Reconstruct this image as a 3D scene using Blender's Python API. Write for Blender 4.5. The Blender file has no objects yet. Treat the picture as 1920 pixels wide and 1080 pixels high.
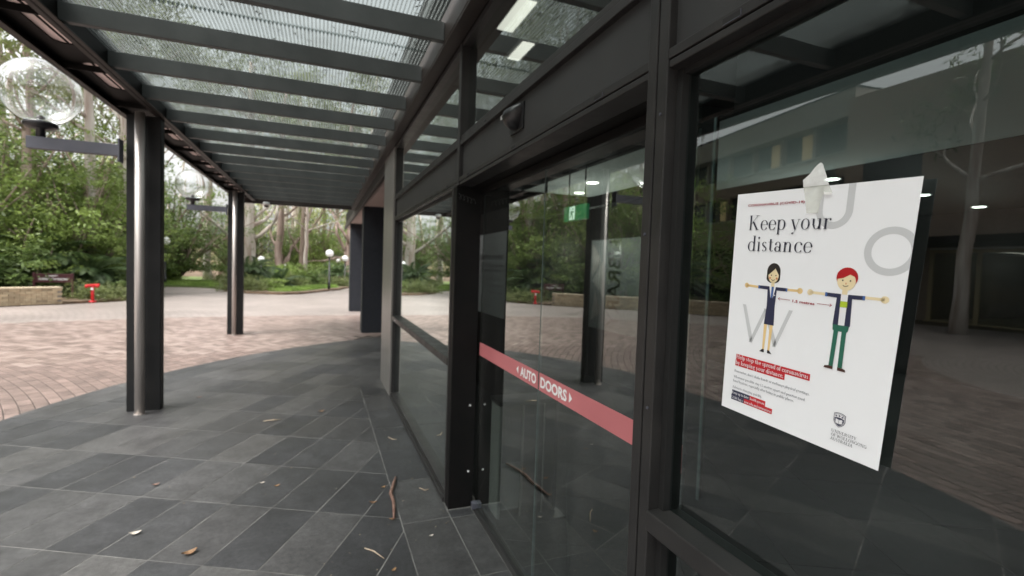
import bpy, math, random
import numpy as np
from mathutils import Vector, Matrix
rad = math.radians
sc = bpy.context.scene
COL = sc.collection
rng = random.Random(7)
nr = np.random.default_rng(11)

# ------------------------------------------------------------------ camera
# world: library front is the plane x=0, outside is -x, the front runs along +y
cam_d = bpy.data.cameras.new('camera'); cam = bpy.data.objects.new('camera', cam_d); COL.objects.link(cam)
F_PX = 915.6
yaw, pitch, roll = rad(21.389), rad(2.358), rad(-1.873)
fw = Vector((math.sin(yaw)*math.cos(pitch), math.cos(yaw)*math.cos(pitch), -math.sin(pitch)))
rt = Vector((math.cos(yaw), -math.sin(yaw), 0)); dn = fw.cross(rt)
rt2 = rt*math.cos(roll) + dn*math.sin(roll); dn2 = -rt*math.sin(roll) + dn*math.cos(roll)
CAM = Vector((-0.794, 0, 1.6))
cam.matrix_world = Matrix(((rt2.x, -dn2.x, -fw.x, CAM.x), (rt2.y, -dn2.y, -fw.y, CAM.y), (rt2.z, -dn2.z, -fw.z, CAM.z), (0, 0, 0, 1)))
cam_d.sensor_width = 36; cam_d.lens = F_PX*36/1920
cam_d.clip_start = .05; cam_d.clip_end = 2000
cam_d.dof.use_dof = True; cam_d.dof.focus_distance = 1.05; cam_d.dof.aperture_fstop = 4.0
sc.camera = cam
# ------------------------------------------------------------------ light
SUN_EL, SUN_AZ = rad(58), rad(250)      # azimuth measured clockwise from +y
w = bpy.data.worlds.new('World'); sc.world = w; w.use_nodes = True
nt = w.node_tree; nt.nodes.clear()
sky = nt.nodes.new('ShaderNodeTexSky'); sky.sky_type = 'NISHITA'; sky.sun_disc = False
sky.sun_elevation = SUN_EL; sky.sun_rotation = SUN_AZ; sky.air_density = 1.6; sky.dust_density = 6.0; sky.ozone_density = 1.0
hs = nt.nodes.new('ShaderNodeHueSaturation'); hs.inputs['Saturation'].default_value = .12
bg = nt.nodes.new('ShaderNodeBackground'); bg.inputs['Strength'].default_value = .15
wo = nt.nodes.new('ShaderNodeOutputWorld')
nt.links.new(sky.outputs[0], hs.inputs['Color']); nt.links.new(hs.outputs[0], bg.inputs['Color']); nt.links.new(bg.outputs[0], wo.inputs['Surface'])
sd = bpy.data.lights.new('sun', 'SUN'); sd.energy = 1.5; sd.angle = rad(25); sd.color = (1, .96, .9)
so = bpy.data.objects.new('sun', sd); COL.objects.link(so)
sdir = Vector((math.sin(SUN_AZ)*math.cos(SUN_EL), math.cos(SUN_AZ)*math.cos(SUN_EL), math.sin(SUN_EL)))
so.rotation_euler = sdir.to_track_quat('Z', 'Y').to_euler(); so.location = (-20, -10, 40)
sc.view_settings.view_transform = 'Standard'; sc.view_settings.look = 'None'
sc.view_settings.exposure = 1.45; sc.view_settings.gamma = 1; sc.view_settings.use_curve_mapping = False
sc.render.engine = 'CYCLES'
sc.cycles.max_bounces = 10; sc.cycles.transparent_max_bounces = 24; sc.cycles.glossy_bounces = 4; sc.cycles.diffuse_bounces = 4

# ------------------------------------------------------------------ helpers
WL = {}
def link(o, parent=None, loc=(0, 0, 0)):
    COL.objects.link(o); o.location = loc
    if parent is not None:
        o.parent = parent; o.matrix_parent_inverse = Matrix.Translation(-WL[parent.name])
        # location of the child is given in world space
    WL[o.name] = Vector(loc)
    return o
def thing(name, label, cat, loc=(0, 0, 0), group=None):
    o = bpy.data.objects.new(name, None); o.empty_display_size = .2
    link(o, None, loc); tag(o, label, cat, group); return o
def tag(o, label=None, cat=None, group=None, kind=None):
    if label: o['label'] = label
    if cat: o['category'] = cat
    if group: o['group'] = group
    if kind: o['kind'] = kind
    return o
class MB:
    def __init__(s): s.v = []; s.f = []; s.m = []
    def add(s, v, f, m=0):
        b = len(s.v); s.v += [tuple(p) for p in v]; s.f += [tuple(b+i for i in q) for q in f]; s.m += [m]*len(f); return s
    def box(s, x0, x1, y0, y1, z0, z1, m=0):
        v = [(x0,y0,z0),(x1,y0,z0),(x1,y1,z0),(x0,y1,z0),(x0,y0,z1),(x1,y0,z1),(x1,y1,z1),(x0,y1,z1)]
        return s.add(v, [(0,3,2,1),(4,5,6,7),(0,1,5,4),(1,2,6,5),(2,3,7,6),(3,0,4,7)], m)
    def obox(s, c, ax, ay, az, m=0):      # half-extent vectors
        c, ax, ay, az = Vector(c), Vector(ax), Vector(ay), Vector(az)
        v = [c+i*ax+j*ay+k*az for k in (-1, 1) for i, j in ((-1,-1),(1,-1),(1,1),(-1,1))]
        return s.add(v, [(0,3,2,1),(4,5,6,7),(0,1,5,4),(1,2,6,5),(2,3,7,6),(3,0,4,7)], m)
    def tube(s, pts, rs, n=8, m=0, cap=True):
        pts = [Vector(p) for p in pts]
        if not hasattr(rs, '__len__'): rs = [rs]*len(pts)
        v = []; up = Vector((.13, .21, 1)).normalized()
        for i, p in enumerate(pts):
            d = (pts[min(i+1, len(pts)-1)]-pts[max(i-1, 0)]).normalized()
            u = up if abs(d.dot(up)) < .95 else Vector((1, .1, 0)).normalized()
            a = d.cross(u).normalized(); b = a.cross(d).normalized()
            v += [p+(a*math.cos(2*math.pi*k/n)+b*math.sin(2*math.pi*k/n))*rs[i] for k in range(n)]
        f = [(i*n+k, i*n+(k+1) % n, (i+1)*n+(k+1) % n, (i+1)*n+k) for i in range(len(pts)-1) for k in range(n)]
        if cap: f += [tuple(range(n-1, -1, -1)), tuple((len(pts)-1)*n+k for k in range(n))]
        return s.add(v, f, m)
    def lathe(s, prof, c, n=24, m=0):
        v = [(c[0]+r*math.cos(2*math.pi*k/n), c[1]+r*math.sin(2*math.pi*k/n), c[2]+z) for r, z in prof for k in range(n)]
        f = [(i*n+k, i*n+(k+1) % n, (i+1)*n+(k+1) % n, (i+1)*n+k) for i in range(len(prof)-1) for k in range(n)]
        return s.add(v, f, m)
    def prism(s, poly, z0, z1, m=0):
        n = len(poly); v = [(x, y, z0) for x, y in poly]+[(x, y, z1) for x, y in poly]
        f = [tuple(range(n-1, -1, -1)), tuple(range(n, 2*n))]+[(i, (i+1) % n, n+(i+1) % n, n+i) for i in range(n)]
        return s.add(v, f, m)
    def mesh(s, name, mats, smooth=False):
        me = bpy.data.meshes.new(name); me.from_pydata(s.v, [], s.f)
        for x in (mats if isinstance(mats, (list, tuple)) else [mats]): me.materials.append(x)
        if any(s.m): me.polygons.foreach_set('material_index', s.m)
        if smooth: me.polygons.foreach_set('use_smooth', [True]*len(s.f))
        me.update(); return me
    def build(s, name, mats, parent=None, smooth=False, bevel=0, label=None, kind=None, org=None):
        o0 = Vector(org) if org is not None else (WL[parent.name] if parent is not None else Vector((0, 0, 0)))
        s.v = [(p[0]-o0.x, p[1]-o0.y, p[2]-o0.z) for p in s.v]
        o = bpy.data.objects.new(name, s.mesh(name, mats, smooth)); link(o, parent, o0)
        if bevel:
            b = o.modifiers.new('bevel', 'BEVEL'); b.width = bevel; b.segments = 2; b.limit_method = 'ANGLE'
        if label: o['label'] = label
        if kind: o['kind'] = kind
        return o
def boxpart(name, mat, parent, *b, bevel=0, label=None):
    return MB().box(*b).build(name, mat, parent, bevel=bevel, label=label)
def quads_mesh(name, V, mat):           # V (n,4,3) float array
    n = len(V); me = bpy.data.meshes.new(name)
    me.vertices.add(n*4); me.vertices.foreach_set('co', V.astype(np.float32).ravel())
    me.loops.add(n*4); me.loops.foreach_set('vertex_index', np.arange(n*4, dtype=np.int32))
    me.polygons.add(n); me.polygons.foreach_set('loop_start', np.arange(0, n*4, 4, dtype=np.int32))
    me.update(calc_edges=True); me.materials.append(mat); return me
def copy_thing(root, loc, rz=0, scale=1, label=None):
    """a thing, its parts and their sub-parts; mesh data shared"""
    def cp(o, par):
        c = o.copy(); COL.objects.link(c)
        if par is not None: c.parent = par
        for ch in o.children: cp(ch, c)
        return c
    r = cp(root, None); r.location = loc; r.rotation_euler = (0, 0, rz)
    r.scale = scale if hasattr(scale, '__len__') else (scale,)*3
    if label: r['label'] = label
    return r

# ------------------------------------------------------------------ materials
def base(name):
    m = bpy.data.materials.new(name); m.use_nodes = True; n = m.node_tree; return m, n, n.nodes['Principled BSDF']
def pmat(name, c1, c2=None, scale=6, rough=.6, metal=0, bump=0, bscale=60, rand=0, detail=5, stretch=None, spec=.5, coat=0, rvar=0):
    m, n, b = base(name); N, L = n.nodes, n.links
    tc = N.new('ShaderNodeTexCoord'); src = tc.outputs['Object']
    if stretch:
        mp = N.new('ShaderNodeMapping'); mp.inputs['Scale'].default_value = stretch; L.new(src, mp.inputs[0]); src = mp.outputs[0]
    if rand:   # shift the pattern for every object
        oi = N.new('ShaderNodeObjectInfo'); ad = N.new('ShaderNodeVectorMath'); ad.operation = 'ADD'
        sc_ = N.new('ShaderNodeMath'); sc_.operation = 'MULTIPLY'; sc_.inputs[1].default_value = 60
        L.new(oi.outputs['Random'], sc_.inputs[0]); L.new(src, ad.inputs[0]); L.new(sc_.outputs[0], ad.inputs[1]); src = ad.outputs[0]
    nz = N.new('ShaderNodeTexNoise'); nz.inputs['Scale'].default_value = scale; nz.inputs['Detail'].default_value = detail; L.new(src, nz.inputs['Vector'])
    rp = N.new('ShaderNodeValToRGB'); rp.color_ramp.elements[0].position = .35; rp.color_ramp.elements[1].position = .65
    c2 = c2 or tuple(x*.8 for x in c1)
    rp.color_ramp.elements[0].color = (*c1, 1); rp.color_ramp.elements[1].color = (*c2, 1); L.new(nz.outputs['Fac'], rp.inputs[0])
    col = rp.outputs[0]
    if rand:
        hv = N.new('ShaderNodeHueSaturation'); mr = N.new('ShaderNodeMapRange'); mr.inputs['To Min'].default_value = 1-rand; mr.inputs['To Max'].default_value = 1+rand
        L.new(oi.outputs['Random'], mr.inputs[0]); L.new(mr.outputs[0], hv.inputs['Value']); L.new(col, hv.inputs['Color']); col = hv.outputs[0]
    L.new(col, b.inputs['Base Color']); b.inputs['Roughness'].default_value = rough; b.inputs['Metallic'].default_value = metal
    b.inputs['Specular IOR Level'].default_value = spec
    if rvar:
        mr2 = N.new('ShaderNodeMapRange'); mr2.inputs['To Min'].default_value = rough-rvar; mr2.inputs['To Max'].default_value = rough+rvar
        L.new(nz.outputs['Fac'], mr2.inputs[0]); L.new(mr2.outputs[0], b.inputs['Roughness'])
    if coat: b.inputs['Coat Weight'].default_value = coat
    if bump:
        n2 = N.new('ShaderNodeTexNoise'); n2.inputs['Scale'].default_value = bscale; n2.inputs['Detail'].default_value = 4; L.new(src, n2.inputs['Vector'])
        bp = N.new('ShaderNodeBump'); bp.inputs['Strength'].default_value = bump; bp.inputs['Distance'].default_value = .01
        L.new(n2.outputs['Fac'], bp.inputs['Height']); L.new(bp.outputs[0], b.inputs['Normal'])
    return m
def emit(name, c, s):
    m, n, b = base(name); b.inputs['Base Color'].default_value = (*c, 1); b.inputs['Emission Color'].default_value = (*c, 1); b.inputs['Emission Strength'].default_value = s; return m
def flat(name, c, rough=.55):
    m, n, b = base(name); b.inputs['Base Color'].default_value = (*c, 1); b.inputs['Roughness'].default_value = rough; return m
def glass(name, tint, boost=2.0, rough=0.0, dirt=.0, ior=1.5):
    """thin architectural glass: tinted see-through plus fresnel mirror; back faces of the pane add nothing"""
    m, n, b = base(name); N, L = n.nodes, n.links; N.remove(b); out = [x for x in N if x.type == 'OUTPUT_MATERIAL'][0]
    tr = N.new('ShaderNodeBsdfTransparent'); tr.inputs[0].default_value = (*tint, 1)
    gl = N.new('ShaderNodeBsdfGlossy'); gl.inputs['Roughness'].default_value = rough; gl.inputs[0].default_value = (.95, 1, .98, 1)
    fr = N.new('ShaderNodeFresnel'); fr.inputs[0].default_value = ior
    geo = N.new('ShaderNodeNewGeometry')
    mu = N.new('ShaderNodeMath'); mu.operation = 'MULTIPLY'; mu.inputs[1].default_value = boost; mu.use_clamp = True
    iv = N.new('ShaderNodeMath'); iv.operation = 'SUBTRACT'; iv.inputs[0].default_value = 1; L.new(geo.outputs['Backfacing'], iv.inputs[1])
    m2 = N.new('ShaderNodeMath'); m2.operation = 'MULTIPLY'; L.new(fr.outputs[0], mu.inputs[0]); L.new(mu.outputs[0], m2.inputs[0]); L.new(iv.outputs[0], m2.inputs[1])
    mx = N.new('ShaderNodeMixShader'); L.new(m2.outputs[0], mx.inputs[0]); L.new(tr.outputs[0], mx.inputs[1]); L.new(gl.outputs[0], mx.inputs[2])
    last = mx.outputs[0]
    if dirt:
        df = N.new('ShaderNodeBsdfDiffuse'); df.inputs[0].default_value = (.5, .5, .47, 1)
        tc = N.new('ShaderNodeTexCoord'); nz = N.new('ShaderNodeTexNoise'); nz.inputs['Scale'].default_value = 3; nz.inputs['Detail'].default_value = 8
        mp = N.new('ShaderNodeMapping'); mp.inputs['Scale'].default_value = (1, 3, .6); L.new(tc.outputs['Object'], mp.inputs[0]); L.new(mp.outputs[0], nz.inputs['Vector'])
        mr = N.new('ShaderNodeMapRange'); mr.inputs['From Min'].default_value = .4; mr.inputs['From Max'].default_value = .8; mr.inputs['To Max'].default_value = dirt; mr.inputs['To Min'].default_value = dirt*.15
        L.new(nz.outputs['Fac'], mr.inputs[0]); m3 = N.new('ShaderNodeMath'); m3.operation = 'MULTIPLY'; L.new(mr.outputs[0], m3.inputs[0]); L.new(iv.outputs[0], m3.inputs[1])
        mx2 = N.new('ShaderNodeMixShader'); L.new(m3.outputs[0], mx2.inputs[0]); L.new(last, mx2.inputs[1]); L.new(df.outputs[0], mx2.inputs[2]); last = mx2.outputs[0]
    L.new(last, out.inputs[0]); return m
def leafmat(name, c1, c2, c3, scale=.9, trans=.35, rand=.25):
    m, n, b = base(name); N, L = n.nodes, n.links; out = [x for x in N if x.type == 'OUTPUT_MATERIAL'][0]
    tc = N.new('ShaderNodeTexCoord'); nz = N.new('ShaderNodeTexNoise'); nz.inputs['Scale'].default_value = scale; nz.inputs['Detail'].default_value = 6; L.new(tc.outputs['Object'], nz.inputs['Vector'])
    rp = N.new('ShaderNodeValToRGB'); e = rp.color_ramp.elements; e[0].position = .36; e[0].color = (*c1, 1); e[1].position = .66; e[1].color = (*c3, 1); k = e.new(.5); k.color = (*c2, 1)
    L.new(nz.outputs['Fac'], rp.inputs[0])
    oi = N.new('ShaderNodeObjectInfo'); hv = N.new('ShaderNodeHueSaturation'); mr = N.new('ShaderNodeMapRange'); mr.inputs['To Min'].default_value = 1-rand; mr.inputs['To Max'].default_value = 1+rand
    L.new(oi.outputs['Random'], mr.inputs[0]); L.new(mr.outputs[0], hv.inputs['Value']); L.new(rp.outputs[0], hv.inputs['Color'])
    b.inputs['Roughness'].default_value = .5; L.new(hv.outputs[0], b.inputs['Base Color'])
    tl = N.new('ShaderNodeBsdfTranslucent'); L.new(hv.outputs[0], tl.inputs[0]); mx = N.new('ShaderNodeMixShader'); mx.inputs[0].default_value = trans
    L.new(b.outputs[0], mx.inputs[1]); L.new(tl.outputs[0], mx.inputs[2]); L.new(mx.outputs[0], out.inputs[0]); return m

M = {}
M['frame'] = pmat('anodised_bronze_metal', (.0205, .0198, .0198), (.028, .0265, .026), 9, .40, 0, .05, 180, spec=.3, rvar=.16)
M['panel'] = pmat('dark_grey_cladding', (.028, .029, .030), (.034, .034, .034), 4, .55, 0, .12, 320, spec=.35)
M['post'] = pmat('black_powder_coat', (.006, .006, .006), (.009, .008, .008), 7, .5, 0, .05, 200, spec=.12)
M['gasket'] = flat('black_rubber', (.006, .006, .006), .7)
M['steel'] = pmat('brushed_stainless', (.50, .46, .43), (.40, .37, .35), 3, .40, .5, .03, 40, stretch=(20, 20, .4), rvar=.07)
M['steel_dk'] = pmat('brushed_stainless_sheet', (.30, .285, .27), (.235, .225, .21), 3, .38, .55, .03, 40, stretch=(20, 20, .4), rvar=.07)
M['purlin'] = pmat('grey_green_paint', (.052, .058, .057), (.070, .076, .074), 5, .5, 0, .08, 60, rvar=.05)
M['canopy'] = pmat('dark_brown_paint', (.024, .020, .018), (.034, .027, .024), 6, .5, 0, .1, 50, rvar=.08, spec=.25)
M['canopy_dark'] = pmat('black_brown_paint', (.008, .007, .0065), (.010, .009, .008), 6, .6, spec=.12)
M['column'] = pmat('charcoal_column_paint', (.012, .0125, .013), (.018, .018, .018), 4, .5, 0, .1, 120, spec=.2)
M['bracket'] = pmat('blue_grey_paint', (.055, .058, .075), (.07, .072, .088), 8, .5)
M['pilaster'] = pmat('navy_render', (.013, .016, .023), (.017, .020, .028), 12, .8, 0, .5, 260)
M['soffit'] = pmat('pinkish_soffit_paint', (.42, .33, .30), (.38, .30, .27), 3, .8)
M['black'] = flat('black_plastic', (.008, .008, .009), .35)
M['white'] = flat('white_plastic', (.8, .8, .8), .4)
M['chrome'] = flat('screw_metal', (.6, .6, .6), .3)
M['glass_win'] = glass('window_glass', (.68, .775, .765), 2.1, dirt=.004)
M['glass_upper'] = glass('upper_window_glass', (.78, .83, .81), 2.3, dirt=.008)
M['glass_door'] = glass('door_glass', (.80, .84, .825), 3.0, dirt=.03)
M['glass_in'] = glass('interior_glass', (.90, .94, .925), 1.2)
M['globe_old'] = glass('clear_acrylic_globe', (.94, .95, .95), 2.2, .01, dirt=.02)
def acrylic():
    m, n, b = base('clear_acrylic'); b.inputs['Transmission Weight'].default_value = 1; b.inputs['Roughness'].default_value = .01; b.inputs['IOR'].default_value = 1.49; b.inputs['Base Color'].default_value = (.97, .98, .98, 1); return m
M['globe'] = acrylic()
M['glass_edge'] = pmat('polished_glass_edge', (.10, .13, .125), (.07, .09, .088), 20, .2)
def roofmat():
    """clear twin-wall sheet: fine ribs run along the canopy and scatter light, the film between them is see-through but dirty"""
    m, n, b = base('ribbed_polycarbonate'); N, L = n.nodes, n.links; out = [x for x in N if x.type == 'OUTPUT_MATERIAL'][0]
    b.inputs['Base Color'].default_value = (.10, .12, .115, 1); b.inputs['Roughness'].default_value = .22
    tr = N.new('ShaderNodeBsdfTransparent'); tr.inputs[0].default_value = (.54, .585, .57, 1)
    tl = N.new('ShaderNodeBsdfTranslucent'); tl.inputs[0].default_value = (.15, .165, .16, 1)
    mx = N.new('ShaderNodeMixShader'); mx.inputs[0].default_value = .5; L.new(tl.outputs[0], mx.inputs[1]); L.new(b.outputs[0], mx.inputs[2])
    tc = N.new('ShaderNodeTexCoord'); sx = N.new('ShaderNodeSeparateXYZ'); L.new(tc.outputs['Object'], sx.inputs[0])
    m1 = N.new('ShaderNodeMath'); m1.operation = 'MULTIPLY'; m1.inputs[1].default_value = 1/.024; L.new(sx.outputs[0], m1.inputs[0])
    fr = N.new('ShaderNodeMath'); fr.operation = 'FRACT'; L.new(m1.outputs[0], fr.inputs[0])
    rp = N.new('ShaderNodeMapRange'); rp.inputs['From Min'].default_value = .48; rp.inputs['From Max'].default_value = .58; rp.inputs['To Min'].default_value = .0; rp.inputs['To Max'].default_value = .55; L.new(fr.outputs[0], rp.inputs[0])
    nz = N.new('ShaderNodeTexNoise'); nz.inputs['Scale'].default_value = 2.2; nz.inputs['Detail'].default_value = 9; L.new(tc.outputs['Object'], nz.inputs['Vector'])
    mr = N.new('ShaderNodeMapRange'); mr.inputs['From Min'].default_value = .35; mr.inputs['From Max'].default_value = .75; mr.inputs['To Min'].default_value = .15; mr.inputs['To Max'].default_value = .44; L.new(nz.outputs['Fac'], mr.inputs[0])
    ad = N.new('ShaderNodeMath'); ad.operation = 'ADD'; ad.use_clamp = True; L.new(mr.outputs[0], ad.inputs[0]); L.new(rp.outputs[0], ad.inputs[1])
    m2 = N.new('ShaderNodeMixShader'); L.new(ad.outputs[0], m2.inputs[0]); L.new(tr.outputs[0], m2.inputs[1]); L.new(mx.outputs[0], m2.inputs[2]); L.new(m2.outputs[0], out.inputs[0]); return m
M['roof'] = roofmat()
def tilemat():
    m, n, b = base('honed_bluestone_tile'); N, L = n.nodes, n.links
    tc = N.new('ShaderNodeTexCoord'); oi = N.new('ShaderNodeObjectInfo'); geo = N.new('ShaderNodeNewGeometry')
    ad = N.new('ShaderNodeVectorMath'); ad.operation = 'ADD'; k = N.new('ShaderNodeMath'); k.operation = 'MULTIPLY'; k.inputs[1].default_value = 40; L.new(oi.outputs['Random'], k.inputs[0]); L.new(tc.outputs['Object'], ad.inputs[0]); L.new(k.outputs[0], ad.inputs[1])
    rp = N.new('ShaderNodeValToRGB'); e = rp.color_ramp.elements; e[0].color = (.031, .0315, .0335, 1); e[1].color = (.066, .0645, .063, 1)
    for p, c in ((.3, (.037, .0375, .039)), (.55, (.044, .0435, .044)), (.8, (.054, .0535, .054))): q = e.new(p); q.color = (*c, 1)
    L.new(oi.outputs['Random'], rp.inputs[0])
    def noise(sc_, det, src): z = N.new('ShaderNodeTexNoise'); z.inputs['Scale'].default_value = sc_; z.inputs['Detail'].default_value = det; L.new(src, z.inputs['Vector']); return z
    def mul(col, z, a0, a1, lo, hi):
        r = N.new('ShaderNodeMapRange'); r.inputs['From Min'].default_value = a0; r.inputs['From Max'].default_value = a1; r.inputs['To Min'].default_value = lo; r.inputs['To Max'].default_value = hi; L.new(z.outputs['Fac'], r.inputs[0])
        h = N.new('ShaderNodeHueSaturation'); L.new(r.outputs[0], h.inputs['Value']); L.new(col, h.inputs['Color']); return h.outputs[0], r
    col = rp.outputs[0]
    grain = noise(260, 3, ad.outputs[0]); col, _ = mul(col, grain, .3, .7, .70, 1.32)
    mott = noise(7, 6, ad.outputs[0]); col, _ = mul(col, mott, .3, .7, .80, 1.20); fine = noise(38, 5, ad.outputs[0]); col, _ = mul(col, fine, .3, .7, .76, 1.26)
    stain = noise(.9, 8, geo.outputs['Position']); col, rs = mul(col, stain, .35, .68, .80, 1.22)
    L.new(col, b.inputs['Base Color'])
    rr = N.new('ShaderNodeMapRange'); rr.inputs['From Min'].default_value = .3; rr.inputs['From Max'].default_value = .7; rr.inputs['To Min'].default_value = .34; rr.inputs['To Max'].default_value = .54; b.inputs['Specular IOR Level'].default_value = .38; L.new(stain.outputs['Fac'], rr.inputs[0]); L.new(rr.outputs[0], b.inputs['Roughness'])
    bp = N.new('ShaderNodeBump'); bp.inputs['Strength'].default_value = .35; bp.inputs['Distance'].default_value = .004; L.new(grain.outputs['Fac'], bp.inputs['Height']); L.new(bp.outputs[0], b.inputs['Normal']); return m
M['tile'] = tilemat()
M['grout'] = pmat('pale_grout', (.19, .185, .175), (.09, .087, .083), 5, .85, 0, .3, 80)
M['brick'] = pmat('pink_clay_paver', (.20, .145, .126), (.14, .102, .089), 5, .42, 0, .45, 130, rand=.22, rvar=.1)  # near copy painted darker for vignette; far copies carry the washed-out light
M['sandstone'] = pmat('sandstone_brick', (.47, .38, .25), (.36, .27, .17), 7, .85, 0, .5, 60, rand=.25)
M['stonecap'] = pmat('sandstone_coping', (.52, .43, .30), (.44, .36, .25), 4, .8, 0, .3, 50)
M['mortar'] = pmat('mortar', (.30, .27, .23), (.22, .2, .17), 8, .9)
M['red'] = pmat('hydrant_red_paint', (.55, .012, .015), (.45, .01, .012), 9, .35)
M['maroon'] = flat('maroon_sign_paint', (.045, .006, .010), .5)
M['bark_pink'] = pmat('peeling_pink_bark', (.40, .31, .27), (.18, .125, .10), 2.0, .85, 0, .6, 16, stretch=(3, 3, .3), rand=.15)
M['bark_white'] = pmat('smooth_gum_bark', (.60, .56, .51), (.34, .26, .22), 1.6, .8, 0, .5, 14, stretch=(2.5, 2.5, .28), rand=.12)
M['bark_brown'] = pmat('rough_brown_bark', (.16, .115, .085), (.30, .235, .19), 2.6, .9, 0, .8, 18, stretch=(4, 4, .3), rand=.25)
M['leaf_gum'] = leafmat('eucalypt_leaf', (.12, .15, .05), (.19, .225, .08), (.28, .31, .13), .7)
M['leaf_dark'] = leafmat('dark_rainforest_leaf', (.075, .12, .032), (.125, .185, .052), (.20, .27, .085), .8)
M['leaf_mid'] = leafmat('bright_understorey_leaf', (.14, .205, .045), (.22, .31, .07), (.33, .42, .13), .8)
M['leaf_palm'] = leafmat('palm_frond', (.035, .065, .024), (.07, .115, .04), (.13, .185, .08), 1.5)
M['grass'] = leafmat('lawn_grass', (.16, .25, .05), (.23, .34, .07), (.32, .42, .12), .6)
M['gold'] = M['grass']
M['litter'] = pmat('leaf_litter_soil', (.19, .13, .085), (.10, .07, .045), 3, .95, 0, .8, 20)
M['lawn'] = pmat('lawn_soil', (.10, .15, .035), (.15, .20, .06), 2, .9, 0, .6, 30)
M['path'] = pmat('pale_path', (.36, .31, .28), (.30, .26, .235), 1.5, .85, 0, .3, 60)
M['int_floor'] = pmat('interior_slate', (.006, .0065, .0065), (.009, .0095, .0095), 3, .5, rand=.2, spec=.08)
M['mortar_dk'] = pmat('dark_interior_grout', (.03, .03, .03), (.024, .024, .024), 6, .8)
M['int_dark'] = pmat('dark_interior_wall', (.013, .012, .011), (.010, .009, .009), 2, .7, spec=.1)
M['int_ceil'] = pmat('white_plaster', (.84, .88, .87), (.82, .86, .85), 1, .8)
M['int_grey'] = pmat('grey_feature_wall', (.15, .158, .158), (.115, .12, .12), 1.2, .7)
M['lamp_on'] = emit('downlight_on', (1, .93, .82), 6)
M['tube_on'] = emit('ceiling_panel_on', (1, .93, .84), .7)
M['win_on'] = emit('lit_office_window', (1, .78, .42), .10)
M['slot'] = leafmat('frosted_slot_lens', (.50, .42, .39), (.55, .46, .43), (.6, .5, .47), 3, .6, .05)
M['opal'] = flat('opal_globe', (.88, .88, .87), .3)
# ------------------------------------------------------------------ ground
g = MB().add([(-400, -300, -.03), (400, -300, -.03), (400, 700, -.03), (-400, 700, -.03)], [(0, 1, 2, 3)]).build('ground', M['litter'], kind='structure')
RC = Vector((-12.8, 1.7))          # centre of the paving rings
TC, TR = Vector((3.512, 4.167)), 7.305   # arc that ends the stone tiles
def circ(c, r, a0, a1, n): return [(c[0]+r*math.cos(a0+(a1-a0)*i/n), c[1]+r*math.sin(a0+(a1-a0)*i/n)) for i in range(n+1)]
# plaza sheet
edge = [(6, -12), (6, 40), (2.6, 46), (1.4, 36), (.87, 32.3), (.2, 29.6), (-.83, 27.4), (-1.6, 25.6), (-2.44, 24.9), (-3.97, 25.6), (-5.2, 27.2),
        (-5.9, 31), (-7.5, 38), (-9.5, 46), (-13.5, 46), (-10.5, 36), (-8.6, 29.0), (-7.3, 26), (-6.9, 23.5), (-7.2, 20.6), (-8.3, 19.2), (-9.4, 18.3), (-13.5, 14.6), (-19.5, 12.5), (-21.5, 5), (-21.5, -12)]
plaza = MB().add([(x, y, 0) for x, y in edge], [tuple(range(len(edge)))]).build('plaza_paving', None, kind='structure')
def plazamat():
    m, n, b = base('ring_laid_clay_paving'); N, L = n.nodes, n.links
    tc = N.new('ShaderNodeTexCoord'); sp = N.new('ShaderNodeVectorMath'); sp.operation = 'SUBTRACT'; sp.inputs[1].default_value = (RC.x, RC.y, 0); L.new(tc.outputs['Object'], sp.inputs[0])
    ln = N.new('ShaderNodeVectorMath'); ln.operation = 'LENGTH'; L.new(sp.outputs[0], ln.inputs[0])
    xy = N.new('ShaderNodeSeparateXYZ'); L.new(sp.outputs[0], xy.inputs[0]); at = N.new('ShaderNodeMath'); at.operation = 'ARCTAN2'; L.new(xy.outputs[1], at.inputs[0]); L.new(xy.outputs[0], at.inputs[1])
    ma = N.new('ShaderNodeMath'); ma.operation = 'MULTIPLY'; ma.inputs[1].default_value = 16; L.new(at.outputs[0], ma.inputs[0])
    cb = N.new('ShaderNodeCombineXYZ'); L.new(ma.outputs[0], cb.inputs[0]); L.new(ln.outputs['Value'], cb.inputs[1])
    bt = N.new('ShaderNodeTexBrick'); L.new(cb.outputs[0], bt.inputs['Vector']); bt.inputs['Scale'].default_value = 1; bt.inputs['Brick Width'].default_value = .232; bt.inputs['Row Height'].default_value = .115
    bt.inputs['Mortar Size'].default_value = .007; bt.inputs['Color1'].default_value = (.31, .267, .25, 1); bt.inputs['Color2'].default_value = (.26, .225, .21, 1); bt.inputs['Mortar'].default_value = (.07, .055, .048, 1)  # palest paving copy, washed-out light of the far plaza put into the colour
    nz = N.new('ShaderNodeTexNoise'); nz.inputs['Scale'].default_value = .5; nz.inputs['Detail'].default_value = 7; L.new(tc.outputs['Object'], nz.inputs['Vector'])
    hv = N.new('ShaderNodeHueSaturation'); mr = N.new('ShaderNodeMapRange'); mr.inputs['From Min'].default_value = .3; mr.inputs['From Max'].default_value = .7; mr.inputs['To Min'].default_value = .85; mr.inputs['To Max'].default_value = 1.2; L.new(nz.outputs[0], mr.inputs[0]); L.new(mr.outputs[0], hv.inputs['Value'])
    L.new(bt.outputs[0], hv.inputs['Color']); L.new(hv.outputs[0], b.inputs['Base Color']); b.inputs['Roughness'].default_value = .38
    return m
M['plaza'] = plazamat(); plaza.data.materials[0] = M['plaza']
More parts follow.
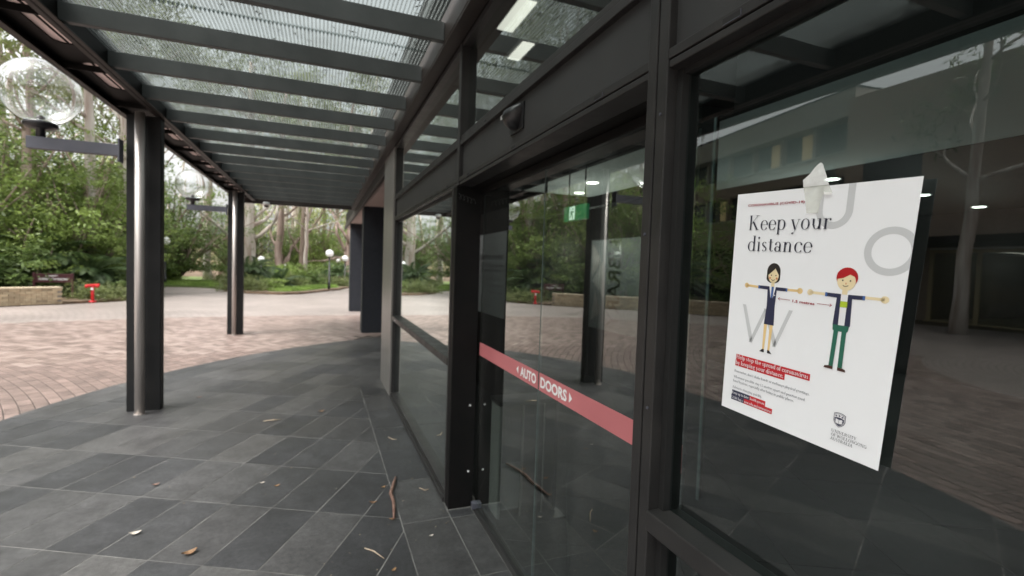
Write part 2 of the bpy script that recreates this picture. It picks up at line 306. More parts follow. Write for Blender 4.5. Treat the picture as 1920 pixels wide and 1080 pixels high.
MB().add([(x, y, .004) for x, y in [(-5.2, 27.6), (-6.4, 30.4), (-8.6, 31), (-22, 34.5), (-22, 28), (-9, 26.5), (-7.2, 25.4)]], [tuple(range(7))]).build('garden_path', M['path'], kind='structure')
# planted bed, raised a little, with a ragged edge
def bed(name, pts, z, mat):
    P = []
    for i in range(len(pts)):
        a, b = Vector(pts[i]), Vector(pts[(i+1) % len(pts)]); n = max(1, int((b-a).length/.5))
        for k in range(n):
            q = a.lerp(b, k/n); P.append((q.x+rng.uniform(-.07, .07), q.y+rng.uniform(-.12, .12)))
    MB().prism(P, -.02, z).build(name, mat, kind='structure')
bed('garden_bed', [(.9, 32.6), (.2, 29.9), (-.83, 27.7), (-1.6, 25.9), (-2.44, 25.2), (-3.97, 25.9), (-5.0, 27.4), (-5.7, 31), (-7.3, 38), (-9.3, 46), (2.4, 46), (1.3, 36.5)], .09, M['litter'])
bed('lawn_strip', [(.3, 31.2), (-.4, 29.6), (-.95, 28.4), (-1.7, 26.5), (-2.4, 25.8), (-3.2, 26.2), (-3, 28), (-2, 31), (.2, 33)], .11, M['lawn'])
bed('verge', [(-7.0, 24.2), (-7.5, 26.0), (-9.0, 26.9), (-14, 27.8), (-22, 28.6), (-20, 24), (-21, 13.5), (-13.6, 15.0), (-9.5, 18.7), (-8.3, 19.5), (-7.3, 20.9)], .07, M['litter'])
bed('lawn', [(-5.4, 28.6), (-6.4, 30.0), (-8.3, 30.6), (-12, 31.6), (-21, 34), (-21, 45), (-9.3, 45), (-7.3, 38), (-5.75, 31)], .10, M['lawn'])

# bricks: rings round RC, outside the tile arc
def in_poly(x, y, P):
    c = False; j = len(P)-1
    for i in range(len(P)):
        if (P[i][1] > y) != (P[j][1] > y) and x < (P[j][0]-P[i][0])*(y-P[i][1])/(P[j][1]-P[i][1])+P[i][0]: c = not c
        j = i
    return c
RW, BL = .115, .232
bricks = []
r0 = 5.0
nring = int((22-r0)/RW)
for i in range(nring):
    ra = r0+i*RW; rm = ra+RW/2; nb = int(2*math.pi*rm/BL); off = (i % 2)*.5+rng.uniform(-.08, .08)
    for k in range(nb):
        a = 2*math.pi*(k+off)/nb
        x, y = RC.x+rm*math.cos(a), RC.y+rm*math.sin(a)
        if y < 1.2 or y > 16.5 or x > 3.0 or x < -11: continue
        if (Vector((x, y))-TC).length < TR-.10: continue
        if x > -.1 and y < 11: continue
        d = math.hypot(x-CAM.x, y)
        az = math.degrees(math.atan2(x-CAM.x, y))
        if d > 15.5 or (az < -72): continue
        bricks.append((d*(1 if az > -27 else 2.2), x, y, a, i))
bricks.sort()
def brickmesh(l, w_, h):
    c = .003; mb = MB(); x, y = l/2-.0045, w_/2-.0045
    v = [(-x,-y,0),(x,-y,0),(x,y,0),(-x,y,0),(-x,-y,h-c),(x,-y,h-c),(x,y,h-c),(-x,y,h-c),(-x+c,-y+c,h),(x-c,-y+c,h),(x-c,y-c,h),(-x+c,y-c,h)]
    f = [(0,1,5,4),(1,2,6,5),(2,3,7,6),(3,0,4,7),(4,5,9,8),(5,6,10,9),(6,7,11,10),(7,4,8,11),(8,9,10,11)]
    return v, f
bv, bf = brickmesh(BL, RW, .0095)
bm_me = MB().add(bv, bf).mesh('brick', M['brick'])
rest = MB()
bed_r = [(CAM.x+15.1*math.sin(rad(a)), 15.1*math.cos(rad(a)), .004) for a in np.linspace(-42, 13.5, 40)]+[(2.8, 10, .004), (-.3, 10.2, .004), (-2.5, 8, .004), (-3.9, 5.2, .004), (-3.9, 2, .004), (-7.9, 2.9, .004), (-8.2, 4.2, .004), (-10.8, 7.2, .004)]
MB().add(bed_r, [tuple(range(len(bed_r)))]).build('bedding_sand', pmat('dark_bedding_sand', (.060, .048, .041), (.045, .036, .031), 6, .95), kind='structure')
for q, (d, x, y, a, i) in enumerate(bricks):
    ty, tx, tz = rng.uniform(-.006, .006), rng.uniform(-.008, .008), rng.uniform(-.0012, .0004)
    mt = Matrix.Translation((x, y, .001+tz)) @ Matrix.Rotation(a+math.pi/2, 4, 'Z') @ Matrix.Rotation(tx, 4, 'X') @ Matrix.Rotation(ty, 4, 'Y')
    if q < 299:
        o = bpy.data.objects.new('brick', bm_me); COL.objects.link(o); o.parent = plaza; o.matrix_local = mt
    else:
        rest.add([mt @ Vector(p) for p in bv], bf)
def brickstuffmat():  # paler copy of the near pavers, distance light put into the colour
    m, n, b = base('pink_clay_pavers_far'); N, L = n.nodes, n.links
    geo = N.new('ShaderNodeNewGeometry'); rp = N.new('ShaderNodeValToRGB'); e = rp.color_ramp.elements
    e[0].color = (.15, .11, .096, 1); e[1].color = (.32, .25, .222, 1); k = e.new(.5); k.color = (.235, .175, .153, 1)
    L.new(geo.outputs['Random Per Island'], rp.inputs[0])
    tc = N.new('ShaderNodeTexCoord'); nz = N.new('ShaderNodeTexNoise'); nz.inputs['Scale'].default_value = 60; nz.inputs['Detail'].default_value = 6; L.new(tc.outputs['Object'], nz.inputs['Vector'])
    mm = N.new('ShaderNodeMixRGB'); mm.blend_type = 'MULTIPLY'; mm.inputs[0].default_value = .6; L.new(rp.outputs[0], mm.inputs[1]); L.new(nz.outputs[0], mm.inputs[2]); sc2 = N.new('ShaderNodeMixRGB'); sc2.blend_type = 'MULTIPLY'; sc2.inputs[0].default_value = 1; sc2.inputs[2].default_value = (1.25, 1.25, 1.25, 1); L.new(mm.outputs[0], sc2.inputs[1])
    L.new(sc2.outputs[0], b.inputs['Base Color']); b.inputs['Roughness'].default_value = .40; return m
rest.build('brick_field', brickstuffmat(), plaza, kind='stuff')

# ------------------------------------------------------------------ stone tiles
def clip(P, n, c):      # keep points with n.p <= c
    out = []
    for i in range(len(P)):
        a, b = P[i], P[(i+1) % len(P)]; da, db = n[0]*a[0]+n[1]*a[1]-c, n[0]*b[0]+n[1]*b[1]-c
        if da <= 0: out.append(a)
        if (da < 0 < db) or (db < 0 < da):
            t = da/(da-db); out.append((a[0]+(b[0]-a[0])*t, a[1]+(b[1]-a[1])*t))
    return out
def area(P): return abs(sum(P[i][0]*P[(i+1) % len(P)][1]-P[(i+1) % len(P)][0]*P[i][1] for i in range(len(P))))/2
arc = circ(TC, TR, rad(60), rad(250), 70)
slab_poly = [(1.3, 6.9), (1.3, 11.13)]+[(x, y) for x, y in arc if x < 1.25 and y > -1.5]+[(.205, -1.9), (.205, 6.9)]
floor_ = MB().add([(x, y, .0116) for x, y in slab_poly], [tuple(range(len(slab_poly)))]).build('stone_floor', M['grout'], kind='structure')
dv = (math.sin(rad(27)), math.cos(rad(27))); du = (dv[1], -dv[0])    # along 27 degrees / across
HT = .013
def tile(P, gap, name='tile', parent=floor_, mat=None, z=.004):
    if len(P) < 3 or area(P) < .0015: return
    cx, cy = sum(p[0] for p in P)/len(P), sum(p[1] for p in P)/len(P)
    # inset each edge by gap
    n = len(P); Q = list(P)
    sgn = 1 if sum(P[i][0]*P[(i+1) % n][1]-P[(i+1) % n][0]*P[i][1] for i in range(n)) > 0 else -1
    for i in range(n):
        a, b = P[i], P[(i+1) % n]; ex, ey = b[0]-a[0], b[1]-a[1]; l = math.hypot(ex, ey)
        if l < 1e-5: continue
        nx, ny = sgn*ey/l, -sgn*ex/l
        Q = clip(Q, (nx, ny), nx*a[0]+ny*a[1]-gap)
        if len(Q) < 3: return
    if area(Q) < .001: return
    mb = MB().prism([(x-cx, y-cy) for x, y in Q], z, HT+rng.uniform(-.0006, .0006))
    o = bpy.data.objects.new(name, mb.mesh(name, mat or M['tile'])); COL.objects.link(o); o.parent = parent; o.location = (cx, cy, 0)
TW, TL_ = .3045, .615
U0, V0 = -1.885, 1.933
STR = -.31
cnt = 0
for i in range(-30, 30):
    for j in range(-16, 26):
        u0, v0 = U0+i*TW, V0+j*TL_
        P = [(u*du[0]+v*dv[0], u*du[1]+v*dv[1]) for u, v in ((u0, v0), (u0+TW, v0), (u0+TW, v0+TL_), (u0, v0+TL_))]
        if max(p[1] for p in P) < -1.8 or min(p[1] for p in P) > 11.6: continue
        if max(p[0] for p in P) < -4.2 or min(p[0] for p in P) > 1.2: continue
        yc = sum(p[1] for p in P)/4
        lim = STR if yc < 6.6 else (.0 if yc < 7.2 else 1.2)
        P = clip(P, (1, 0), lim)
        if len(P) < 3: continue
        # arc as half planes
        if max((Vector(p)-TC).length for p in P) > TR:
            for k in range(len(arc)-1):
                mx, my = (arc[k][0]+arc[k+1][0])/2-TC.x, (arc[k][1]+arc[k+1][1])/2-TC.y; l = math.hypot(mx, my); mx /= l; my /= l
                P = clip(P, (mx, my), mx*TC.x+my*TC.y+TR*.9995)
                if len(P) < 3: break
        if len(P) < 3: continue
        tile(P, .0034); cnt += 1
ys = [.6+.6095*k for k in range(11)]
tile([(STR, -1.7), (-.008, -1.7), (-.008, -1.32), (STR, -1.32)], .003)
for k in range(3): tile([(STR, -1.32+.61*k), (-.008, -1.32+.61*k), (-.008, -1.32+.61*(k+1)), (STR, -1.32+.61*(k+1))], .003)
for k in range(10):
    y0, y1 = ys[k]-.09, ys[k+1]-.09
    if k == 9: y1 = 6.6
    tile([(STR, y0), (-.008, y0), (-.008, y1), (STR, y1)], .003); cnt += 1
for k in range(4):       # strip in front of the doors, inside the reveal
    y0, y1 = 1.1+.61*k, min(1.1+.61*(k+1), 3.03)
    tile([(-.008, y0), (.15, y0), (.15, y1), (-.008, y1)], .003); cnt += 1
print('tiles', cnt, 'bricks', len(bricks))

# ------------------------------------------------------------------ library building
lib = thing('library_building', 'dark glazed library front with black door post, steel end panel and navy columns', 'building', (2, 3, 0))
bp_ = lambda name, mat, *b, bevel=.003, label=None, parent=lib: boxpart(name, M[mat], parent, *b, bevel=bevel, label=label)
YN = -3.2
# posts
post = bp_('door_post', 'post', 0, .165, 3.042, 3.118, .008, 2.108, label='black door post with steel screws')
for z in (.25, .69):
    s = MB().tube([(.13, 3.043, z), (.13, 3.036, z)], [.008, .005], 10).build('screw', M['chrome'], post)
bp_('mullion', 'frame', -.004, .10, 2.992, 3.048, 2.108, 2.985)
bp_('mullion', 'frame', -.004, .10, 3.118, 3.15, .02, 2.108)
bp_('mullion', 'frame', -.002, .10, 1.058, 1.094, .008, 2.985)
bp_('mullion', 'gasket', .004, .09, 1.052, 1.058, .008, 2.985)
bp_('mullion', 'frame', -.002, .10, 1.014, 1.052, .008, 2.985)
bp_('mullion', 'frame', .004, .10, 5.885, 5.935, .02, 2.985)
bp_('mullion', 'frame', -.002, .10, -1.9, -1.85, .008, 2.985)
steel = bp_('steel_panel', 'steel_dk', -.012, .20, 5.935, 6.86, .0, 2.985, label='brushed stainless steel end panel')
# horizontals per bay: (y0, y1)
bays = [(3.15, 5.885), (1.094, 3.042), (-1.85, 1.014), (YN, -1.9)]
for bi, (a, b) in enumerate(bays):
    lo = a if bi != 1 else 1.094
    if bi == 1: a2, b2 = 1.094, 2.992
    else: a2, b2 = a, b
    if bi == 0: a2 = 3.048
    bp_('transom', 'frame', .002, .10, a2, b2, 2.108, 2.127)
    bp_('transom', 'frame', .000, .10, a2, b2, 2.130, 2.155, bevel=.002)
    p = bp_('header_panel', 'panel', .022, .09, a2, b2, 2.155, 2.352, bevel=0)
    bp_('transom', 'frame', .000, .10, a2, b2, 2.352, 2.384)
    bp_('transom', 'frame', .006, .10, a2, b2, 2.387, 2.412)
    bp_('transom', 'frame', .000, .11, a2, b2, 2.955, 2.985)
    pn = bp_('window_pane', 'glass_upper', .045, .051, a2, b2, 2.412, 2.955, bevel=0, label='high window pane over the header panel')
    for yy in np.linspace(a2+.25, b2-.2, 3):       # weep slots
        sl = MB().box(-.0015, .004, yy-.024, yy+.024, 2.134, 2.146).build('weep_slot', M['gasket'], lib)
        MB().box(-.0019, .002, yy-.0255, yy-.024, 2.134, 2.146).box(-.0019, .002, yy-.024, yy+.024, 2.132, 2.1335).build('slot_edge', M['bracket'], sl)
    yy = b2-.5
    MB().box(-.0015, .004, yy-.012, yy+.012, 2.365, 2.373).build('weep_slot', M['gasket'], lib)
    if bi != 1:
        bp_('window_pane', 'glass_win' if bi > 1 else 'glass_door', .050, .056, a, b, .992, 2.108, bevel=0, label='large fixed window pane')
        bp_('window_pane', 'glass_win' if bi > 1 else 'glass_door', .050, .056, a, b, .075, .935, bevel=0, label='low fixed window pane')
        r = bp_('sill_rail', 'frame', -.008, .085, a, b, .937, .990, bevel=.004)
        bp_('glazing_bead', 'gasket', .036, .075, a, a+.012, .990, 2.108, bevel=0)
        bp_('glazing_bead', 'gasket', .030, .075, b-.02, b, .990, 2.108, bevel=0)
        bp_('glazing_bead', 'gasket', .030, .075, b-.02, b, .072, .937, bevel=0)
        bp_('glazing_bead', 'gasket', .036, .075, a, b-.02, 2.094, 2.108, bevel=0)
        bp_('bottom_rail', 'frame', -.012, .085, a, b, .013, .045, bevel=.003)
        bp_('bottom_rail', 'frame', .008, .085, a, b, .048, .075, bevel=.003)
        yy = b-.28
        MB().box(-.0095, -.004, yy-.026, yy+.026, .957, .967).build('weep_slot', M['chrome'], lib)
for y, z in ((1.033, 2.0), (1.033, 1.25), (1.076, 1.7), (1.033, .6), (3.02, 2.6), (5.91, 2.2), (5.91, 1.4), (1.076, 2.6)):
    MB().tube([(.006, y, z), (-.005, y, z)], [.006, .0035], 8).build('screw', M['bracket'], lib)
# sliding doors in the reveal
bp_('reveal_soffit', 'canopy_dark', .10, .30, 1.094, 3.118, 2.108, 2.40, bevel=0)
bp_('door_operator', 'post', .165, .30, 1.094, 3.10, 2.070, 2.106, bevel=.003)
bp_('door_track', 'frame', .150, .215, 1.10, 3.035, .006, .016, bevel=.002)
bp_('door_track', 'gasket', .172, .196, 1.10, 3.035, .016, .019, bevel=0)
bp_('door_guide', 'bracket', .150, .185, 2.985, 3.03, .014, .055, bevel=.004)
def stripe_mat(): return pmat('faded_red_film', (.50, .155, .165), (.44, .135, .145), 3, .45)
M['stripe'] = stripe_mat()
for (y0, y1, lab) in ((2.100, 3.035, 'left glass leaf of the automatic door'), (1.10, 2.097, 'right glass leaf of the automatic door')):
    dr = boxpart('sliding_door', M['glass_door'], lib, .180, .190, y0, y1, .022, 2.068, label=lab)
    boxpart('glass_edge', M['glass_edge'], dr, .1785, .1915, y0-.001 if y0 > 2 else y0, y0+.003, .022, 2.068) if y0 > 2 else None
    boxpart('red_stripe', M['stripe'], dr, .1788, .1798, y0+.004, y1-.006, 1.024, 1.108)
DOORS = [o for o in lib.children if o.name.startswith('sliding_door')]
# soffit, fascia, columns beyond the glazing
bp_('fascia_board', 'canopy', .0, .05, 6.86, 19.6, 2.83, 2.985, bevel=.004)
bp_('soffit', 'soffit', .05, 3.2, 6.2, 19.6, 2.875, 2.93, bevel=0)
for y in (11.5, 16.78):
    c = bp_('column', 'pilaster', .085, 1.35, y, y+.55, .0, 2.875, bevel=.012, label='navy rendered column')
    bp_('corner_strip', 'purlin', .070, .084, y-.004, y+.06, .0, 2.87, bevel=.002)
bp_('end_wall', 'int_dark', 3.2, 3.45, 6.9, 19.6, 0, 2.93, bevel=0)
bp_('side_wall', 'int_dark', .21, 3.2, 6.45, 6.86, 0, 2.87, bevel=0)
bp_('roof_slab', 'canopy_dark', .11, 13, -8, 20, 4.10, 4.22, bevel=0)
bp_('parapet_wall', 'canopy_dark', .002, .10, -8, 6.86, 2.987, 3.4, bevel=0)
bp_('parapet_wall', 'canopy_dark', .05, .15, 6.86, 19.6, 2.987, 3.4, bevel=0)
# interior
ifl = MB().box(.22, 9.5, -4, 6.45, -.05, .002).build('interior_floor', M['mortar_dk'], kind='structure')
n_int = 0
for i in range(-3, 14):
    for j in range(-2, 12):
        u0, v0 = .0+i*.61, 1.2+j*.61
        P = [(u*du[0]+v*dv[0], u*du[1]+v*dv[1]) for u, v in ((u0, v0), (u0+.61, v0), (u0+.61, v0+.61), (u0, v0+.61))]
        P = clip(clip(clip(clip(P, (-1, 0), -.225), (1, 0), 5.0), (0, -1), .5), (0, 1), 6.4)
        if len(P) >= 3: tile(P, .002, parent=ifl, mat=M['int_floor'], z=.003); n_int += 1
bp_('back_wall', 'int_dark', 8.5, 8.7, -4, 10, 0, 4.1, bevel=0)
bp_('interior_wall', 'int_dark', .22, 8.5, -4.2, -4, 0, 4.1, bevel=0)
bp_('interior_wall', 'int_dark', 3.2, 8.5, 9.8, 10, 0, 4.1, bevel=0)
bp_('ceiling', 'int_ceil', 1.86, 4.0, -4, 6.45, 2.70, 2.74, bevel=0, label='pale plaster ceiling strip')  # daylit band of one ceiling, its brightness put into the colour
bp_('ceiling', 'int_dark', 4.0, 8.5, -4, 9.8, 2.695, 2.76, bevel=0, label='dark ceiling of the reading room')  # unlit part of the same ceiling, shade put into the colour
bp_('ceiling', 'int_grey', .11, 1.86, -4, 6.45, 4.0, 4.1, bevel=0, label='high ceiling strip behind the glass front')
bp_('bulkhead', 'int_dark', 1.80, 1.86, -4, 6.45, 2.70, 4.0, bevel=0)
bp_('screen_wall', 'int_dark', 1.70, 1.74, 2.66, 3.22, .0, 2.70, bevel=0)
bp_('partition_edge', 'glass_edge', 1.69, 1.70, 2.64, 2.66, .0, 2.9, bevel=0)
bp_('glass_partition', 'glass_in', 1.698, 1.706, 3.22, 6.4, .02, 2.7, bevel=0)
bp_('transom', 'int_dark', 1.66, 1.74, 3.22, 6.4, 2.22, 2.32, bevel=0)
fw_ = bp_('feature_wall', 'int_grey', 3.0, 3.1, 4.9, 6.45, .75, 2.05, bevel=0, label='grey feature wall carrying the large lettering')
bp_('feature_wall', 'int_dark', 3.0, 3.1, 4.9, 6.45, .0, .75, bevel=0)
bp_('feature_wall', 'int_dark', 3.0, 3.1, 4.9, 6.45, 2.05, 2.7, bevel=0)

# lamps inside: a housing ring with a lit disc, plus an added unseen fill light
def downlight(x, y, z, lab):
    t = thing('downlight', lab, 'light', (x, y, z), 'round lit downlights inside the library')
    MB().lathe([(.075, 0), (.095, -.004), (.095, .0), (.095, .05), (.07, .05)], (x, y, z), 20).build('trim_ring', M['white'], t, True)
    MB().lathe([(.0001, -.001), (.075, -.001)], (x, y, z), 20).build('lit_disc', M['lamp_on'], t)
    ld = bpy.data.lights.new('ceiling_fill_light', 'POINT'); ld.energy = 4.5; ld.shadow_soft_size = .08; ld.color = (1, .95, .88); lo = bpy.data.objects.new('ceiling_fill_light', ld); link(lo, t, (x, y, z-.8))  # added unseen point light, hung below the disc to brighten the ceiling evenly
for x, y, z, lab in [(2.62, 6.2, 2.70, 'round downlight seen high through the left door leaf'), (2.36, 5.4, 2.70, 'round downlight left of the green exit sign'), (4.65, 9.46, 2.695, 'round downlight just below the exit sign'),
                  (4.49, 7.40, 2.695, 'round downlight at the right edge of the door glass'), (4.45, 3.80, 2.695, 'round downlight glowing behind the tape on the poster'), (6.31, 3.94, 2.695, 'round downlight at the upper right edge of the poster'), (8.0, 4.15, 2.695, 'round downlight in the far right of the window')]:
    downlight(x, y, z-.002, lab)
for x0, y0, x1, y1, lab in ((.80, 4.10, .96, 4.70, 'lit ceiling panel seen at the top of the high window'), (1.14, 4.85, 1.27, 5.30, 'smaller lit ceiling panel lower in the high window')):
    t = thing('ceiling_light', lab, 'light', (x0, y0, 3.98))
    MB().box(x0-.03, x1+.03, y0-.03, y1+.03, 3.975, 3.999).build('frame', M['white'], t); MB().box(x0, x1, y0, y1, 3.965, 3.976).build('diffuser', M['tube_on'], t)

# text helper
def text_mesh(s, name='text', bold=0.0):
    cu = bpy.data.curves.new(name, 'FONT'); cu.body = s; cu.size = 1; cu.resolution_u = 3; cu.offset = bold
    o = bpy.data.objects.new(name, cu); COL.objects.link(o)
    dg = bpy.context.evaluated_depsgraph_get(); me = bpy.data.meshes.new_from_object(o.evaluated_get(dg))
    V = [tuple(v.co) for v in me.vertices]; F = [tuple(p.vertices) for p in me.polygons]
    bpy.data.objects.remove(o); bpy.data.curves.remove(cu); bpy.data.meshes.remove(me)
    xs = [v[0] for v in V]; ys_ = [v[1] for v in V]
    x0, x1, y0, y1 = min(xs), max(xs), min(ys_), max(ys_)
    return [((v[0]-x0)/(x1-x0), (v[1]-y0)/(y1-y0)) for v in V], F
def put_text(s, f, name, mat, parent=None, bold=.012, **k):      # f(u,v) with u,v in 0..1
    V, F = text_mesh(s, bold=bold); return MB().add([f(u, v) for u, v in V], F).build(name, mat, parent, **k)
def wall_text(s, y0, y1, z0, z1, x, name, mat, parent): return put_text(s, lambda u, v: (x, y0+(y1-y0)*u, z0+(z1-z0)*v), name, mat, parent)
for d in DOORS:
    if 'left' in d['label']:
        put_text('AUTO', lambda u, v: (.178, 2.325-.20*u, 1.041+.051*v), 'lettering', M['white'], d, bold=.035)
        MB().add([(.178, 2.352, 1.045), (.178, 2.378, 1.067), (.178, 2.352, 1.089)], [(0, 1, 2)]).build('arrow', M['white'], d)
    else:
        put_text('DOORS', lambda u, v: (.178, 2.074-.265*u, 1.041+.051*v), 'lettering', M['white'], d, bold=.035)
        MB().add([(.178, 1.788, 1.045), (.178, 1.762, 1.067), (.178, 1.788, 1.089)], [(0, 1, 2)]).build('arrow', M['white'], d)
# motion sensor
sn = thing('motion_sensor', 'black wedge shaped door sensor fixed on the dark header panel above the doors', 'sensor', (.022, 2.07, 2.33))
prof = [(0, -.01), (.035, -.014), (.065, -.034), (.075, -.06), (.064, -.09), (.036, -.11), (0, -.118)]
mb = MB(); n = 14
ringv = []
for i, (dx, dz) in enumerate(prof):
    wd = [.070, .070, .065, .057, .046, .03, .017][i]
    for k in range(n+1):
        a = math.pi*k/n; ringv.append((.0215-dx*math.sin(a)**.6, 2.075+wd*math.cos(a), 2.335+dz))
for i in range(len(prof)-1):
    for k in range(n): mb.f.append((i*(n+1)+k, i*(n+1)+k+1, (i+1)*(n+1)+k+1, (i+1)*(n+1)+k)); mb.m.append(0)
mb.v = ringv; mb.build('housing', M['black'], sn, True)
MB().box(.012, .022, 2.0, 2.15, 2.21, 2.33).build('back_plate', M['black'], sn, bevel=.003)
wall_text('BEA', 2.122, 2.082, 2.268, 2.286, -.045, 'logo', M['white'], sn)
# scrawl wire by the post
wr = MB().tube([(.012+.0042*i+.010*math.sin(i*1.1), 3.0385, 2.045+.018*math.cos(i*1.1)-.0012*i) for i in range(26)], .0011, 5).build('loose_wire', M['purlin']); tag(wr, 'thin loose pale wire hanging at the top of the black door post', 'wire')

# ------------------------------------------------------------------ canopy
can = thing('canopy', 'long walkway canopy of grey purlins under corrugated clear roofing on dark steel channels', 'canopy', (-1.3, 5, 3))
cp = lambda name, mat, *b, bevel=.003, label=None, parent=can: boxpart(name, M[mat], parent, *b, bevel=bevel, label=label)
CY0, CY1 = -3.0, 13.5
cp('outer_channel', 'canopy', -2.690, -2.680, CY0, CY1, 3.0, 3.26, bevel=0); cp('channel_flange', 'canopy', -2.680, -2.635, CY0, CY1, 3.0, 3.012); cp('channel_flange', 'canopy', -2.680, -2.60, CY0, CY1, 3.25, 3.26, bevel=0)
cp('inner_channel', 'canopy_dark', -2.330, -2.318, CY0, CY1, 3.0, 3.24, bevel=0); cp('channel_flange', 'canopy', -2.365, -2.330, CY0, CY1, 3.0, 3.012); cp('channel_lip', 'canopy', -2.318, -2.285, CY0, CY1, 3.0, 3.010)
# slot plate
slots = []; y = 3.76-.98*7
while y < 13.2:
    if not (abs(y+.31-6.02) < .2 or abs(y+.31-11.7) < .2): slots.append((y, y+.63))
    y += .98
py = CY0
for a, b in slots+[(CY1, CY1)]:
    cp('slot_plate', 'canopy_dark', -2.679, -2.34, py, a, 3.060, 3.070, bevel=0)
    if b > a:
        cp('slot_plate', 'canopy_dark', -2.679, -2.535, a, b, 3.060, 3.070, bevel=0); cp('slot_plate', 'canopy_dark', -2.395, -2.34, a, b, 3.060, 3.070, bevel=0)
        # rounded ends
        for yy, sg in ((a, 1), (b, -1)):
            for sx in (-1, 1):
                mb = MB()
                cx = -2.465; pts = [(cx+sx*.07, yy)]+[(cx+sx*.07*math.cos(t), yy+sg*.07*(1-math.sin(t))) for t in np.linspace(0, math.pi/2, 6)]
                mb.prism([(p[0], p[1]) for p in pts], 3.0605, 3.0695); mb.build('slot_corner', M['canopy_dark'], can)
        MB().box(-2.54, -2.39, a-.02, b+.02, 3.075, 3.080).build('slot_lens', M['slot'], can)
        cp('slot_bar', 'canopy_dark', -2.470, -2.460, a, b, 3.064, 3.0745, bevel=0)
    py = b
for y in np.arange(.87, 13, .98): cp('stiffener', 'canopy_dark', -2.68, -2.33, y-.005, y+.005, 3.013, 3.059, bevel=0)
pur0 = None
k = -8
while True:
    y = 3.106+.752*k; k += 1
    if y > 13.2: break
    if pur0 is None:
        pur0 = MB().box(-2.317, -.092, 0, .05, 3.02, 3.137).build('purlin', M['purlin'], can, bevel=.004, org=(0, 0, 0)); pur0.location = (0, y, 0)
        pur0.matrix_parent_inverse = Matrix.Translation(-WL[can.name])
        last = pur0
    else:
        o = last.copy(); COL.objects.link(o); o.location = (0, y, 0)
cp('edge_beam', 'canopy', -.090, -.078, CY0, CY1+.3, 3.01, 3.20); cp('edge_beam_flange', 'canopy', -.090, -.002, CY0, CY1+.3, 2.990, 3.004); cp('edge_beam_lip', 'canopy', -.030, -.002, CY0, CY1+.3, 3.004, 3.05)
cp('end_beam', 'canopy', -2.68, -.092, 13.3, 13.42, 2.955, 3.20)
# corrugated sheets
sheets = []
for y0 in np.arange(CY0, 13.3, 3.3):
    y1 = min(y0+3.34, 13.5); nx = 560; pitch = .024
    xs = np.linspace(-2.335, -.11, nx); zz = 3.150+.006*np.cos(xs*2*math.pi/pitch)+(.004 if int(round((y0-CY0)/3.3)) % 2 else 0)
    rows = [np.stack([xs, np.full(nx, y), zz+.001*math.sin(y*3)], 1) for y in np.linspace(y0, y1, 4)]
    G = np.stack(rows); V = np.stack([G[:-1, :-1], G[:-1, 1:], G[1:, 1:], G[1:, :-1]], 2).reshape(-1, 4, 3)
    V = V-np.array(WL[can.name])
    me = quads_mesh('roof_sheet', V, M['roof']); o = bpy.data.objects.new('roof_sheet', me); link(o, can, WL[can.name])
# twigs and leaves lying on the roof
mb = []
for i in range(760):
    c = np.array([rng.uniform(-2.5, -.2), rng.uniform(-1, 13), 3.163]); a = rng.uniform(0, 6.28); l, w_ = rng.uniform(.01, .05), rng.uniform(.004, .012)
    u = np.array([math.cos(a)*l, math.sin(a)*l, .002]); v = np.array([-math.sin(a)*w_, math.cos(a)*w_, 0])
    mb.append([c-u, c-v, c+u, c+v])
rd = bpy.data.objects.new('roof_leaf_litter', quads_mesh('roof_leaf_litter', np.array(mb), M['litter'])); link(rd); tag(rd, 'scattered dead leaves lying on the corrugated canopy roof', 'leaf litter', kind='stuff')
# columns
def column(y, lab):
    c = MB().box(-2.612, -2.322, y+.16, y+.28, .0, 3.0).build('column', M['column'], can, bevel=.005, label=lab)
    MB().tube([(-2.467, y+.045, -.0), (-2.467, y+.045, 2.995)], .042, 24).build('downpipe', M['steel'], c, True)
    MB().tube([(-2.467, y+.045, .013), (-2.467, y+.045, .022)], .05, 24).build('pipe_collar', M['steel'], c)
for y, lab in ((5.80, 'nearest charcoal canopy column with a stainless pipe'), (11.47, 'far charcoal canopy column with a stainless pipe'), (.13, 'charcoal canopy column behind the left edge of view')): column(y, lab)
# bracket lamps
def bracket_lamp(y, lab):
    x = -3.23; t = thing('bracket_lamp', lab, 'lamp', (-2.62, y, 2.6), 'clear globe lamps on brackets')
    MB().box(-3.325, -2.635, y-.035, y+.035, 2.555, 2.665).build('arm', M['bracket'], t, bevel=.004)
    MB().box(-2.635, -2.618, y-.055, y+.055, 2.50, 2.72).build('mounting_plate', M['bracket'], t, bevel=.003)
    MB().lathe([(.001, .0), (.035, 0), (.035, .075), (.10, .08), (.125, .10), (.125, .125), (.11, .14), (.001, .14)], (x, y, 2.665), 28).build('collar', M['black'], t, True)
    R_ = .30; ang = np.linspace(.36, math.pi-.001, 30); pr = [(R_*math.sin(a), -R_*math.cos(a)*.985) for a in ang]+[((R_-.005)*math.sin(a), -(R_-.005)*math.cos(a)*.985) for a in ang[::-1]]; pr.append(pr[0])
    MB().lathe(pr, (x, y, 3.075), 48).build('globe', M['globe'], t, True)
    MB().lathe([(.03, .0), (.03, .05), (.022, .06), (.001, .06)], (x, y, 2.80), 16).build('bulb_holder', M['black'], t, True)
bracket_lamp(5.86, 'large clear globe lamp on the near canopy column, top left'); bracket_lamp(11.6, 'small looking clear globe lamp on the far canopy column')
